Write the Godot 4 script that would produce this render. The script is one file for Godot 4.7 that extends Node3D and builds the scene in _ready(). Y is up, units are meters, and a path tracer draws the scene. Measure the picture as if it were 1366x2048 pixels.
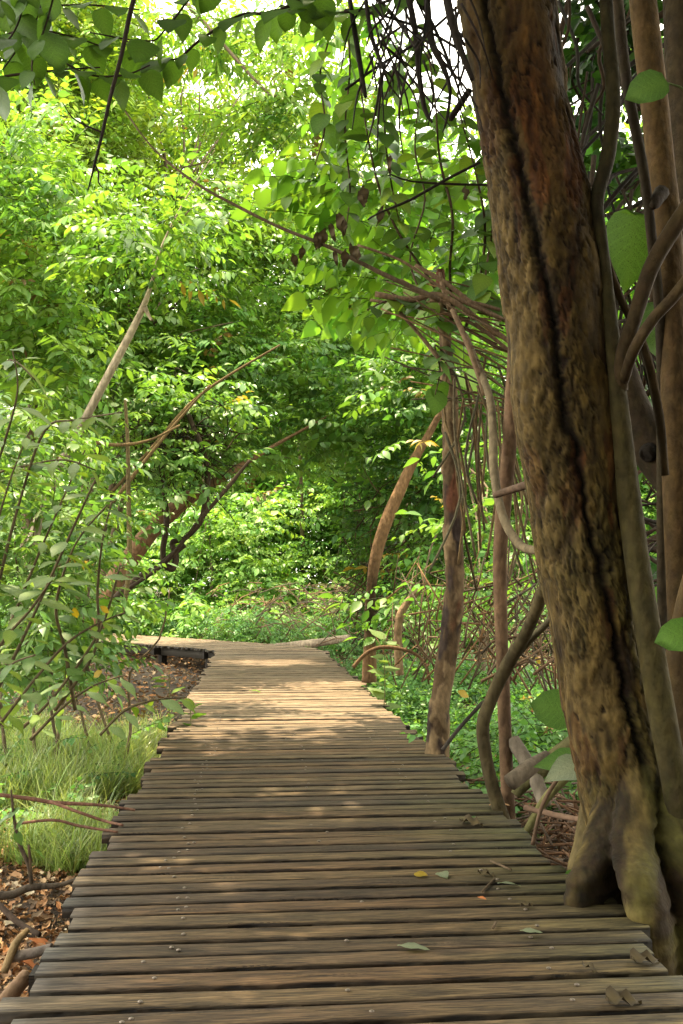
extends Node3D

# ---------------------------------------------------------------- camera geometry used to place things
const CAM_H := 0.94
const FOC := 2000.0
const PITCH := 0.0744
const SUN_DIR := Vector3(0.13, -0.965, 0.14)

var rng := RandomNumberGenerator.new()
var noise := FastNoiseLite.new()
var noise2 := FastNoiseLite.new()
var noise_hole := FastNoiseLite.new()
var used := {}
var M := {}
var SPRAY := {}
var LEAF := {}

func at(px: float, py: float, d: float) -> Vector3:
	var xc := (px - 683.0) / FOC
	var yc := (1024.0 - py) / FOC
	var fwd := cos(PITCH) - sin(PITCH) * yc
	var up := sin(PITCH) + cos(PITCH) * yc
	return Vector3(xc / fwd * d, CAM_H + up / fwd * d, -d)

func rf(a: float, b: float) -> float:
	return rng.randf_range(a, b)

func ground_y(x: float, z: float) -> float:
	var d := -z
	var cx := 0.26 - 0.088 * d
	var side := x - cx
	var y := -0.36 + 0.07 * noise2.get_noise_2d(x * 14.0, z * 14.0) + 0.02 * noise2.get_noise_2d(x * 60.0, z * 60.0)
	if side > 0.0:
		y += 0.12 * clampf((side - 0.9) / 1.2, 0.0, 1.0) - 0.02
	else:
		y += 0.16 * clampf((-side - 1.0) / 1.8, 0.0, 1.0)
	return y

# ---------------------------------------------------------------- naming
func numbered(called: String) -> String:
	if not used.has(called):
		used[called] = 0
		return called
	used[called] += 1
	return "%s_%03d" % [called, used[called]]

func tag(o: Node, label: String, category: String, group := "", kind := "") -> Node:
	if label != "":
		o.set_meta("label", label)
	if category != "":
		o.set_meta("category", category)
	if group != "":
		o.set_meta("group", group)
	if kind != "":
		o.set_meta("kind", kind)
	return o

func thing(called: String, label: String, category: String, where := Vector3.ZERO, group := "") -> Node3D:
	var o := Node3D.new()
	o.name = numbered(called)
	o.position = where
	add_child(o, true)
	tag(o, label, category, group)
	return o

# children are given in world coordinates: the thing's own base is taken off
func part(called: String, mesh: Mesh, mat: Material, parent: Node3D, kind := "") -> MeshInstance3D:
	var o := MeshInstance3D.new()
	o.name = called
	o.mesh = mesh
	o.material_override = mat
	parent.add_child(o, true)
	if parent != self:
		o.position = -base_of(parent)
	if kind != "":
		o.set_meta("kind", kind)
	return o

func base_of(n: Node3D) -> Vector3:
	var p := Vector3.ZERO
	var q: Node = n
	while q is Node3D and q != self:
		p += (q as Node3D).position
		q = q.get_parent()
	return p

func single(called: String, mesh: Mesh, mat: Material, label := "", category := "", group := "", kind := "") -> MeshInstance3D:
	var o := MeshInstance3D.new()
	o.name = numbered(called)
	o.mesh = mesh
	o.material_override = mat
	add_child(o, true)
	tag(o, label, category, group, kind)
	return o

# ---------------------------------------------------------------- mesh building
class Mb:
	var v := PackedVector3Array()
	var c := PackedColorArray()
	var uv := PackedVector2Array()
	var ix := PackedInt32Array()
	func add(p: Vector3, col: Color, t := Vector2.ZERO) -> int:
		v.append(p)
		c.append(col)
		uv.append(t)
		return v.size() - 1
	func tri(a: int, b: int, d: int) -> void:
		ix.append(a)
		ix.append(b)
		ix.append(d)
	func quad(a: int, b: int, d: int, e: int) -> void:
		tri(a, b, d)
		tri(a, d, e)
	func done(flat := false) -> ArrayMesh:
		var arr := []
		arr.resize(Mesh.ARRAY_MAX)
		arr[Mesh.ARRAY_VERTEX] = v
		arr[Mesh.ARRAY_COLOR] = c
		arr[Mesh.ARRAY_TEX_UV] = uv
		arr[Mesh.ARRAY_INDEX] = ix
		var st := SurfaceTool.new()
		st.create_from_arrays(arr)
		if flat:
			st.deindex()
			st.set_smooth_group(-1)
		st.generate_normals()
		return st.commit()

func smooth_path(pts: Array, sub: int) -> Array:
	# pts: arrays [Vector3, radius]; Catmull-Rom through them
	var out := []
	for i in pts.size() - 1:
		var p0: Vector3 = pts[maxi(i - 1, 0)][0]
		var p1: Vector3 = pts[i][0]
		var p2: Vector3 = pts[i + 1][0]
		var p3: Vector3 = pts[mini(i + 2, pts.size() - 1)][0]
		for k in sub:
			var t := float(k) / sub
			var p := 0.5 * ((2.0 * p1) + (p2 - p0) * t + (2.0 * p0 - 5.0 * p1 + 4.0 * p2 - p3) * t * t + (3.0 * p1 - p0 - 3.0 * p2 + p3) * t * t * t)
			out.append([p, lerpf(pts[i][1], pts[i + 1][1], t)])
	out.append(pts[pts.size() - 1])
	return out

func tube(mb: Mb, pts: Array, sub: int, sides: int, col: Color, rough := 0.0, freq := 9.0, tone := 0.25) -> void:
	var path := smooth_path(pts, sub) if sub > 1 else pts
	var n := path.size()
	var first := mb.v.size()
	var t0: Vector3 = (path[1][0] - path[0][0]).normalized()
	var side := t0.cross(Vector3(0.31, 0.2, 0.93)).normalized()
	var run := 0.0
	for i in n:
		var p: Vector3 = path[i][0]
		var r: float = path[i][1]
		var tg: Vector3 = (path[mini(i + 1, n - 1)][0] - path[maxi(i - 1, 0)][0]).normalized()
		side = (side - tg * side.dot(tg)).normalized()
		var other := tg.cross(side)
		if i > 0:
			run += p.distance_to(path[i - 1][0])
		for j in sides + 1:
			var a := TAU * float(j % sides) / sides
			var dirv := side * cos(a) + other * sin(a)
			var rr := r
			var cc := col
			if rough > 0.0:
				var q := p + dirv * r
				var w := noise.get_noise_3d(q.x * freq * 10.0, q.y * freq * 3.5, q.z * freq * 10.0)
				var w2 := noise2.get_noise_3d(q.x * freq * 4.0, q.y * freq * 4.0, q.z * freq * 4.0)
				rr = r * (1.0 + rough * (w + 0.8 * w2))
				var s := clampf(1.0 + tone * 2.0 * w + tone * 1.6 * w2, 0.3, 2.0)
				cc = Color(col.r * s, col.g * s, col.b * s)
			mb.add(p + dirv * rr, cc, Vector2(float(j) / sides, run))
	for i in n - 1:
		for j in sides:
			var a := first + i * (sides + 1) + j
			mb.quad(a, a + 1, a + sides + 2, a + sides + 1)
	# end caps
	for e in [0, n - 1]:
		var c0 := mb.add(path[e][0], col, Vector2.ZERO)
		for j in sides:
			var a: int = first + e * (sides + 1) + j
			if e == 0:
				mb.tri(c0, a + 1, a)
			else:
				mb.tri(c0, a, a + 1)

func tube_mesh(pts: Array, sub: int, sides: int, col: Color, rough := 0.0, freq := 9.0, tone := 0.25) -> ArrayMesh:
	var mb := Mb.new()
	tube(mb, pts, sub, sides, col, rough, freq, tone)
	return mb.done()

# a line of pixel places with depth and half width in pixels -> path of [point, radius]
func line(rows: Array) -> Array:
	var out := []
	for r in rows:
		out.append([at(r[0], r[1], r[2]), r[3] * r[2] / FOC])
	return out

const HEART := [[0.0, 0.02], [-0.04, 0.2], [0.04, 0.38], [0.2, 0.5], [0.42, 0.47], [0.64, 0.33], [0.84, 0.14], [1.0, 0.0]]
const OVAL := [[0.0, 0.02], [0.1, 0.2], [0.28, 0.42], [0.48, 0.5], [0.68, 0.4], [0.86, 0.17], [1.0, 0.0]]
const LEAN := [[0.0, 0.02], [0.16, 0.3], [0.38, 0.5], [0.62, 0.42], [0.84, 0.16], [1.0, 0.0]]
const SMALL := [[0.0, 0.03], [0.3, 0.45], [0.62, 0.45], [1.0, 0.0]]
const ROUND := [[0.0, 0.05], [0.08, 0.3], [0.3, 0.5], [0.55, 0.5], [0.8, 0.34], [1.0, 0.0]]

func leaf(mb: Mb, base: Vector3, axis: Vector3, up: Vector3, length: float, width: float, prof: Array, fold: float, droop: float, col: Color, wave := 0.0) -> void:
	var sidev := axis.cross(up).normalized()
	var nrm := sidev.cross(axis).normalized()
	var prev := [-1, -1, -1]
	var k := 0
	var rib := Color(col.r * 1.25 + 0.015, col.g * 1.18 + 0.015, col.b * 1.2)
	for s in prof:
		var t: float = s[0]
		var w: float = s[1] * width
		var p := base + axis * (t * length) - nrm * (droop * t * t * length)
		var wv := wave * length * sin(k * 2.3 + length * 90.0)
		var m := mb.add(p, rib, Vector2(0.5, t))
		var l := mb.add(p - sidev * w + nrm * (fold * w + wv), col, Vector2(0.0, t))
		var r := mb.add(p + sidev * w + nrm * (fold * w - wv), col, Vector2(1.0, t))
		if k > 0:
			mb.quad(prev[1], prev[0], m, l)
			mb.quad(prev[0], prev[2], r, m)
		prev = [m, l, r]
		k += 1

func vary(col: Color, a: float) -> Color:
	var s := 1.0 + rf(-a, a)
	var y := rf(-a, a) * 0.5
	return Color(col.r * s * (1.0 + y), col.g * s, col.b * s * (1.0 - y))

# a leafy twig along +Z, its leaves to both sides
func make_spray(n: int, length: float, ll: float, lw: float, prof: Array, droop: float, spread: float) -> ArrayMesh:
	var mb := Mb.new()
	var curve := rf(-0.1, 0.1)
	var sag := rf(0.05, 0.3)
	var pos := func(t: float) -> Vector3: return Vector3(curve * length * sin(t * 2.6), -sag * length * t * t, t * length)
	var stem := []
	for k in 4:
		stem.append([pos.call(k / 3.0), lerpf(0.0035, 0.0015, k / 3.0)])
	tube(mb, stem, 1, 3, Color(0.16, 0.15, 0.06))
	for k in n:
		var t := (k + 0.6) / n
		var b: Vector3 = pos.call(t)
		var s := -1.0 if k % 2 == 0 else 1.0
		var ax := Vector3(s * rf(0.6, 1.1) * spread, rf(-0.75, 0.15) - droop * 0.4, rf(0.1, 0.8))
		if k == n - 1:
			ax = Vector3(rf(-0.2, 0.2), rf(-0.6, 0.0), 1.0)
		ax = ax.normalized()
		var up := Vector3(rf(-0.5, 0.5), 1.0, rf(-0.5, 0.5)).normalized()
		var f := rf(0.5, 1.25)
		var tone := vary(Color(1, 1, 1), 0.28)
		leaf(mb, b + ax * ll * 0.12, ax, up, ll * f, lw * f, prof, rf(0.05, 0.45), rf(0.05, 0.35), tone)
	return mb.done()

# ---------------------------------------------------------------- materials
func noise_tex(freq: float, seed_: int, size: int, dark: float, light: float, octaves := 4, kind := FastNoiseLite.TYPE_SIMPLEX_SMOOTH) -> NoiseTexture2D:
	var f := FastNoiseLite.new()
	f.noise_type = kind
	f.seed = seed_
	f.frequency = freq
	f.fractal_octaves = octaves
	var t := NoiseTexture2D.new()
	t.width = size
	t.height = size
	t.seamless = true
	t.noise = f
	var g := Gradient.new()
	g.set_color(0, Color(dark, dark, dark))
	g.set_color(1, Color(light, light, light))
	t.color_ramp = g
	return t

func normal_tex(freq: float, seed_: int, size: int, bump: float, octaves := 5) -> NoiseTexture2D:
	var f := FastNoiseLite.new()
	f.noise_type = FastNoiseLite.TYPE_SIMPLEX_SMOOTH
	f.seed = seed_
	f.frequency = freq
	f.fractal_octaves = octaves
	var t := NoiseTexture2D.new()
	t.width = size
	t.height = size
	t.seamless = true
	t.as_normal_map = true
	t.bump_strength = bump
	t.noise = f
	return t

func leaf_mat(rough: float, spec: float, back: Color) -> StandardMaterial3D:
	var m := StandardMaterial3D.new()
	m.vertex_color_use_as_albedo = true
	m.roughness = rough
	m.metallic_specular = spec
	m.backlight_enabled = true
	m.backlight = back
	m.cull_mode = BaseMaterial3D.CULL_DISABLED
	return m

func bark_mat(scale: Vector3, bump: float) -> StandardMaterial3D:
	var m := StandardMaterial3D.new()
	m.vertex_color_use_as_albedo = true
	m.roughness = 0.9
	m.metallic_specular = 0.3
	m.albedo_texture = M.bark_tone
	m.normal_enabled = true
	m.normal_texture = M.bark_normal
	m.normal_scale = bump
	m.uv1_triplanar = true
	m.uv1_world_triplanar = true
	m.uv1_scale = scale
	return m

func make_materials() -> void:
	M.bark_tone = noise_tex(0.016, 3, 512, 0.58, 1.0, 5)
	M.bark_normal = normal_tex(0.014, 5, 512, 9.0)
	M.bark = bark_mat(Vector3(3.0, 1.3, 3.0), 1.1)
	M.stem = bark_mat(Vector3(6.0, 3.0, 6.0), 0.7)
	M.leaf = leaf_mat(0.42, 0.5, Color(1.0, 1.0, 0.62))
	M.leaf_near = leaf_mat(0.5, 0.45, Color(1.0, 1.0, 0.62))
	var im := Image.create(128, 128, false, Image.FORMAT_RGB8)
	for y in 128:
		for x in 128:
			var u := absf(x / 127.0 - 0.5)
			var v := y / 127.0
			var k := fposmod((v - u * 0.55) * 7.0, 1.0)
			var vein := smoothstep(0.14, 0.0, absf(k - 0.5)) * smoothstep(0.0, 0.06, u)
			var blot := noise.get_noise_2d(x * 6.0, y * 6.0)
			var g := clampf(0.82 + 0.07 * vein + 0.12 * blot, 0.3, 1.0)
			if noise2.get_noise_2d(x * 40.0 + 300.0, y * 40.0) > 0.48:
				g *= 0.45
			im.set_pixel(x, y, Color(g, g, g * 0.97))
	M.leaf_near.albedo_texture = ImageTexture.create_from_image(im)
	M.dead_leaf = leaf_mat(0.75, 0.3, Color(0.45, 0.42, 0.36))
	M.grass = leaf_mat(0.34, 0.55, Color(1.0, 1.0, 0.7))
	var w := StandardMaterial3D.new()
	w.vertex_color_use_as_albedo = true
	var wi := Image.create(1024, 256, false, Image.FORMAT_RGB8)
	var knots := []
	for k in 9:
		knots.append([rf(40, 980), rf(20, 236), rf(5.0, 11.0)])
	for y in 256:
		for x in 1024:
			var yy := float(y)
			var kd := 0.0
			for kn in knots:
				var dx: float = (x - kn[0]) / (kn[2] * 2.2)
				var dy: float = (y - kn[1]) / kn[2]
				var q := dx * dx + dy * dy
				if q < 9.0:
					yy += dy * 7.0 * exp(-q * 0.6)
					kd = maxf(kd, exp(-q * 1.6))
			var n1 := noise.get_noise_2d(x * 0.35, yy * 4.2)
			var n2 := noise.get_noise_2d(x * 0.9 + 400.0, yy * 11.0)
			var n3 := noise2.get_noise_2d(x * 0.5, yy * 1.6 + 90.0)
			var g := 0.7 + 0.42 * n1 + 0.26 * n2 + 0.25 * n3
			var cr := noise.get_noise_2d(x * 0.16 + 77.0, yy * 7.5 + 33.0)
			g *= 1.0 - 0.75 * smoothstep(0.36, 0.46, cr)
			g *= 1.0 - 0.6 * kd
			g = clampf(g, 0.08, 1.0)
			wi.set_pixel(x, y, Color(g, g * (1.0 - 0.03 * kd), g))
	w.albedo_texture = ImageTexture.create_from_image(wi)
	var wn: Image = wi.duplicate()
	wn.bump_map_to_normal_map(5.0)
	w.roughness = 0.78
	w.metallic_specular = 0.35
	w.normal_enabled = true
	w.normal_texture = ImageTexture.create_from_image(wn)
	w.normal_scale = 0.6
	M.wood = w
	var s := StandardMaterial3D.new()
	s.albedo_color = Color(0.42, 0.38, 0.34)
	s.metallic = 0.6
	s.roughness = 0.5
	M.nail = s
	var g := StandardMaterial3D.new()
	g.vertex_color_use_as_albedo = true
	g.albedo_texture = noise_tex(0.03, 21, 512, 0.4, 1.0, 5)
	g.roughness = 0.95
	g.normal_enabled = true
	g.normal_texture = normal_tex(0.03, 22, 512, 9.0)
	g.uv1_triplanar = true
	g.uv1_world_triplanar = true
	g.uv1_scale = Vector3(1.2, 1.2, 1.2)
	M.earth = g

# ---------------------------------------------------------------- foliage scatter
func sun_spot(p: Vector3) -> bool:
	# where a leaf at p would throw its shade on the deck's level; true inside the gaps of the canopy
	var g := p - SUN_DIR * (p.y / SUN_DIR.y)
	var d := -g.z
	var x := g.x
	var n := 0.9 * noise_hole.get_noise_2d(x * 55.0, d * 55.0) + 0.5 * noise_hole.get_noise_2d(x * 160.0 + 31.0, d * 160.0)
	var cx := 0.26 - 0.088 * d
	var a := maxf(absf(d - 8.75) / 1.55, absf(x - cx) / 1.5)
	var a2 := maxf(absf(d - 12.2) / 2.0, absf(x - cx) / 1.3) + 0.3
	var b := Vector2((x + 2.0) / 1.5, (d - 5.9) / 2.2).length()
	var c := Vector2((x - 1.6) / 0.9, (d - 8.0) / 1.8).length()
	var e := Vector2((x + 1.7) / 0.8, (d - 3.9) / 0.8).length()
	if x > cx - 0.75:
		b = 9.0
		e = 9.0
	var far := Vector2((x + 2.2) / 3.6, (d - 20.0) / 3.2).length() if p.y > 2.9 else 9.0
	return a + n * 0.3 < 0.97 or minf(minf(b, minf(minf(c, e), a2)), far) + n * 0.5 < 0.95

func blocked(p: Vector3) -> bool:
	var d := -p.z
	if p.y > 2.3 and sun_spot(p):
		return true
	# the walkway and the camera stand clear
	var cx := 0.26 - 0.088 * d
	if d < 14.5 and d > -3.0 and p.y < 2.5 and absf(p.x - cx) < 0.93 + (0.12 if d < 8.0 else 0.05) * maxf(p.y, 0.0):
		return true
	if d > 14.0 and d < 20.5 and p.y < 1.9:
		var ax := p.x + 1.0 + (d - 15.0) * 0.8
		if absf(ax) < 1.4:
			return true
	if p.length() < 1.8:
		return true
	return false

func scatter(called: String, parent: Node3D, kinds: Array, clumps: Array, col: Color, col2: Color, dens: float, size := 1.0, top_light := 0.0, flat := false) -> void:
	# clumps: [centre, radii]; sprays on and in them
	var put := {}
	for k in kinds:
		put[k] = [[], []]
	for cl in clumps:
		var c: Vector3 = cl[0]
		var r: Vector3 = cl[1]
		var f: float = cl[2] if cl.size() > 2 else 1.0
		var n := int(dens * f * 4.0 * maxf(r.x, r.z) * r.y + 2.0)
		for i in n:
			var u := Vector3(rng.randfn(), rng.randfn(), rng.randfn()).normalized()
			var rad := pow(rng.randf(), 0.42)
			var lump := 1.0 + 0.35 * noise2.get_noise_3d(u.x * 90.0 + c.x * 30.0, u.y * 90.0, u.z * 90.0 + c.z * 30.0)
			var p := c + u * r * rad * lump
			if noise2.get_noise_3d(p.x * 42.0, p.y * 42.0, p.z * 42.0) < -0.3:
				continue
			if p.y < ground_y(p.x, p.z) + 0.03 or (blocked(p) and cl.size() < 4):
				continue
			var out := Vector3(u.x + rf(-0.6, 0.6), rf(-0.35, 0.4), u.z + rf(-0.6, 0.6)).normalized()
			var up := Vector3(rf(-0.45, 0.45), 1.0, rf(-0.45, 0.45))
			var xx := up.cross(out).normalized()
			var yy := out.cross(xx)
			var s := size * rf(0.55, 1.4)
			var t := Transform3D(Basis(xx * s, yy * s, out * s), p)
			var mixv := clampf(rng.randf() * 0.75 + 0.45 * noise2.get_noise_3d(p.x * 25.0, p.y * 25.0, p.z * 25.0) + 0.1, 0.0, 1.0)
			var cc := vary(col.lerp(col2, mixv), 0.26)
			cc = Color(cc.r * 0.97, cc.g * 1.0, cc.b * 1.0)
			if rng.randf() < 0.008:
				cc = Color(0.36, 0.26, 0.05) if rng.randf() < 0.5 else Color(0.17, 0.11, 0.05)
			var k = kinds[rng.randi() % kinds.size()]
			put[k][0].append(t)
			put[k][1].append(cc)
	for k in kinds:
		var ts: Array = put[k][0]
		if ts.is_empty():
			continue
		multi(called, parent, SPRAY[k], M.leaf, ts, put[k][1])

func multi(called: String, parent: Node3D, mesh: Mesh, mat: Material, ts: Array, cols: Array) -> MultiMeshInstance3D:
	var mm := MultiMesh.new()
	mm.transform_format = MultiMesh.TRANSFORM_3D
	mm.use_colors = true
	mm.mesh = mesh
	mm.instance_count = ts.size()
	for i in ts.size():
		mm.set_instance_transform(i, ts[i])
		mm.set_instance_color(i, cols[i])
	var o := MultiMeshInstance3D.new()
	o.name = called
	o.multimesh = mm
	o.material_override = mat
	o.set_meta("kind", "stuff")
	parent.add_child(o, true)
	if parent != self:
		o.position = -base_of(parent)
	return o

# ---------------------------------------------------------------- single leaves as parts
func make_leaves() -> void:
	var forms := {"heart": [HEART, 0.82], "oval": [OVAL, 0.52], "lean": [LEAN, 0.36], "round": [ROUND, 0.95]}
	var tints := {
		"deep": Color(0.075, 0.16, 0.045), "mid": Color(0.11, 0.24, 0.05), "light": Color(0.22, 0.36, 0.06), "dusty": Color(0.24, 0.37, 0.14), "yellow": Color(0.5, 0.36, 0.04),
		"dry": Color(0.05, 0.037, 0.02), "orange": Color(0.33, 0.12, 0.045), "tan": Color(0.27, 0.16, 0.08), "pink": Color(0.42, 0.27, 0.2), "pale": Color(0.3, 0.36, 0.25),
	}
	for f in forms:
		for t in tints:
			LEAF[f + "_" + t] = []
			for k in 2:
				var mb := Mb.new()
				var dry: bool = t in ["dry", "orange", "tan"]
				leaf(mb, Vector3.ZERO, Vector3(0, 0, 1), Vector3.UP, 1.0, forms[f][1], forms[f][0], rf(0.03, 0.17) * (3.0 if dry else 1.0), rf(0.1, 0.35), tints[t], 0.16 if t == "dry" else 0.02)
				LEAF[f + "_" + t].append(mb.done())

func put_leaf(parent: Node3D, form: String, where: Vector3, axis: Vector3, up: Vector3, length: float, mat: Material, called := "leaf") -> MeshInstance3D:
	var set_: Array = LEAF[form]
	var o := part(called, set_[rng.randi() % set_.size()], mat, parent)
	var z := axis.normalized()
	var x := up.cross(z).normalized()
	var y := z.cross(x)
	var b := where
	if parent != self:
		b -= base_of(parent)
	o.transform = Transform3D(Basis(x * length, y * length, z * length), b)
	return o

# a stem with single leaves to both sides of it
func leafy_stem(parent: Node3D, pts: Array, forms: Array, ll: float, gap: float, start: float, droop: float, mat: Material, stem_col: Color, stem_name := "stem") -> void:
	var path := smooth_path(pts, 5)
	part(stem_name, tube_mesh(path, 1, 5, stem_col, 0.12, 20.0), M.stem, parent)
	var run := 0.0
	var total := 0.0
	for i in path.size() - 1:
		total += (path[i][0] as Vector3).distance_to(path[i + 1][0])
	var next := total * start
	var s := 1.0
	for i in path.size() - 1:
		var p0: Vector3 = path[i][0]
		var p1: Vector3 = path[i + 1][0]
		var l := p0.distance_to(p1)
		while next < run + l:
			var p := p0.lerp(p1, (next - run) / l)
			var dirv := (p1 - p0).normalized()
			var sidev := dirv.cross(Vector3.UP)
			if sidev.length() < 0.3:
				sidev = Vector3(rf(-1, 1), 0, rf(-1, 1))
			sidev = sidev.normalized()
			var ax := (sidev * s * rf(0.7, 1.1) + dirv * rf(0.2, 0.7) + Vector3(rf(-0.25, 0.25), -droop * rf(0.5, 1.3), rf(-0.1, 0.35))).normalized()
			var up := Vector3(rf(-0.35, 0.35), 1.0, rf(-0.1, 0.6))
			put_leaf(parent, forms[rng.randi() % forms.size()], p + ax * 0.015, ax, up, ll * rf(0.65, 1.2), mat)
			s = -s
			next += gap * rf(0.6, 1.4)
		run += l

# ---------------------------------------------------------------- trees
func limb_path(a: Vector3, b: Vector3, r0: float, r1: float, sway: float) -> Array:
	var out := []
	for k in 5:
		var t := k / 4.0
		var p := a.lerp(b, t) + Vector3(rf(-1, 1), rf(-0.3, 0.8), rf(-1, 1)) * sway * sin(t * PI)
		out.append([p, lerpf(r0, r1, t)])
	return out

func tree(called: String, label: String, category: String, group: String, trunk: Array, kinds: Array, clumps: Array, bark: Color, col: Color, col2: Color, dens: float, size := 1.0) -> Node3D:
	var foot: Vector3 = trunk[0][0]
	var o := thing(called, label, category, foot, group)
	part("trunk", tube_mesh(trunk, 5, 12, bark, 0.12, 5.0), M.bark, o)
	var top: Vector3 = trunk[trunk.size() - 1][0]
	var rtop: float = trunk[trunk.size() - 1][1]
	for cl in clumps:
		var c: Vector3 = cl[0]
		part("limb", tube_mesh(limb_path(top, c, maxf(rtop * 0.7, 0.012), 0.006, 0.25), 3, 6, bark, 0.12, 8.0), M.stem, o)
	scatter("foliage", o, kinds, clumps, col, col2, dens, size)
	return o

func cl(px: float, py: float, d: float, rx: float, ry: float, rz: float, f := 1.0) -> Array:
	return [at(px, py, d), Vector3(rx, ry, rz), f]

# ================================================================= scene
func _ready() -> void:
	rng.seed = 20240611
	noise.seed = 4
	noise.frequency = 0.05
	noise.fractal_octaves = 4
	noise2.seed = 9
	noise2.frequency = 0.02
	noise2.fractal_octaves = 3
	noise_hole.seed = 17
	noise_hole.frequency = 0.02
	# camera
	var cam := Camera3D.new()
	cam.name = "camera"
	cam.position = Vector3(0, CAM_H, 0)
	cam.rotation = Vector3(PITCH, 0, 0)
	cam.fov = rad_to_deg(2.0 * atan(1024.0 / FOC))
	cam.near = 0.05
	cam.far = 600.0
	cam.current = true
	add_child(cam)
	# sky and exposure
	var env := Environment.new()
	env.background_mode = Environment.BG_SKY
	var sm := ProceduralSkyMaterial.new()
	sm.sky_top_color = Color(0.93, 0.91, 0.86)
	sm.sky_horizon_color = Color(0.98, 0.96, 0.9)
	sm.sky_curve = 0.2
	sm.ground_bottom_color = Color(0.25, 0.25, 0.2)
	sm.ground_horizon_color = Color(0.5, 0.52, 0.48)
	sm.sky_energy_multiplier = 1.5
	var sky := Sky.new()
	sky.sky_material = sm
	env.sky = sky
	env.tonemap_mode = Environment.TONE_MAPPER_LINEAR
	env.tonemap_exposure = 3.3
	env.sdfgi_enabled = true
	env.ssao_enabled = true
	env.ssil_enabled = true
	var we := WorldEnvironment.new()
	we.name = "environment"
	we.environment = env
	add_child(we)
	var sun := DirectionalLight3D.new()
	sun.name = "sun"
	sun.light_energy = 1.6
	sun.light_color = Color(1.0, 0.92, 0.78)
	sun.light_angular_distance = 0.5
	sun.shadow_enabled = true
	sun.basis = Basis.looking_at(SUN_DIR.normalized(), Vector3(0, 0, -1))
	add_child(sun)

	make_materials()
	make_leaves()
	for k in 3:
		SPRAY["oval%d" % k] = make_spray(11, 0.46, 0.125, 0.062, OVAL if k else LEAN, 0.5, 1.0)
		SPRAY["lean%d" % k] = make_spray(13, 0.5, 0.13, 0.045, LEAN, 0.7, 1.0)
		SPRAY["heart%d" % k] = make_spray(8, 0.42, 0.12, 0.1, HEART, 1.1, 1.0)
		SPRAY["small%d" % k] = make_spray(16, 0.34, 0.055, 0.034, SMALL, 0.2, 1.0)
	build_ground()
	build_boardwalk()
	build_main_tree()
	build_right_trunks()
	build_middle_trunks()
	build_left_trees()
	build_background()
	build_near_plants()
	build_twigs()
	build_ground_cover()
	build_fallen()

# ---------------------------------------------------------------- ground
func build_ground() -> void:
	var mb := Mb.new()
	var xs := []
	var zs := []
	var x := -9.0
	while x <= 9.01:
		xs.append(x)
		x += 0.12
	xs = [-260.0, -90.0, -40.0, -22.0, -14.0] + xs + [14.0, 22.0, 40.0, 90.0, 260.0]
	var z := 3.0
	while z >= -26.0:
		zs.append(z)
		z -= 0.12 if z > -12.0 else 0.3
	zs = [260.0, 60.0, 20.0, 8.0] + zs + [-32.0, -50.0, -100.0, -260.0]
	var w := xs.size()
	for zz in zs:
		for xx in xs:
			var n := noise2.get_noise_2d(xx * 40.0, zz * 40.0)
			var s := 1.0 + 0.5 * n
			mb.add(Vector3(xx, ground_y(xx, zz), zz), Color(0.13 * s, 0.085 * s, 0.05 * s))
	for i in zs.size() - 1:
		for j in w - 1:
			var a := i * w + j
			mb.quad(a, a + 1, a + w + 1, a + w)
	var o := single("ground", mb.done(), M.earth, "", "", "", "structure")

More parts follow.
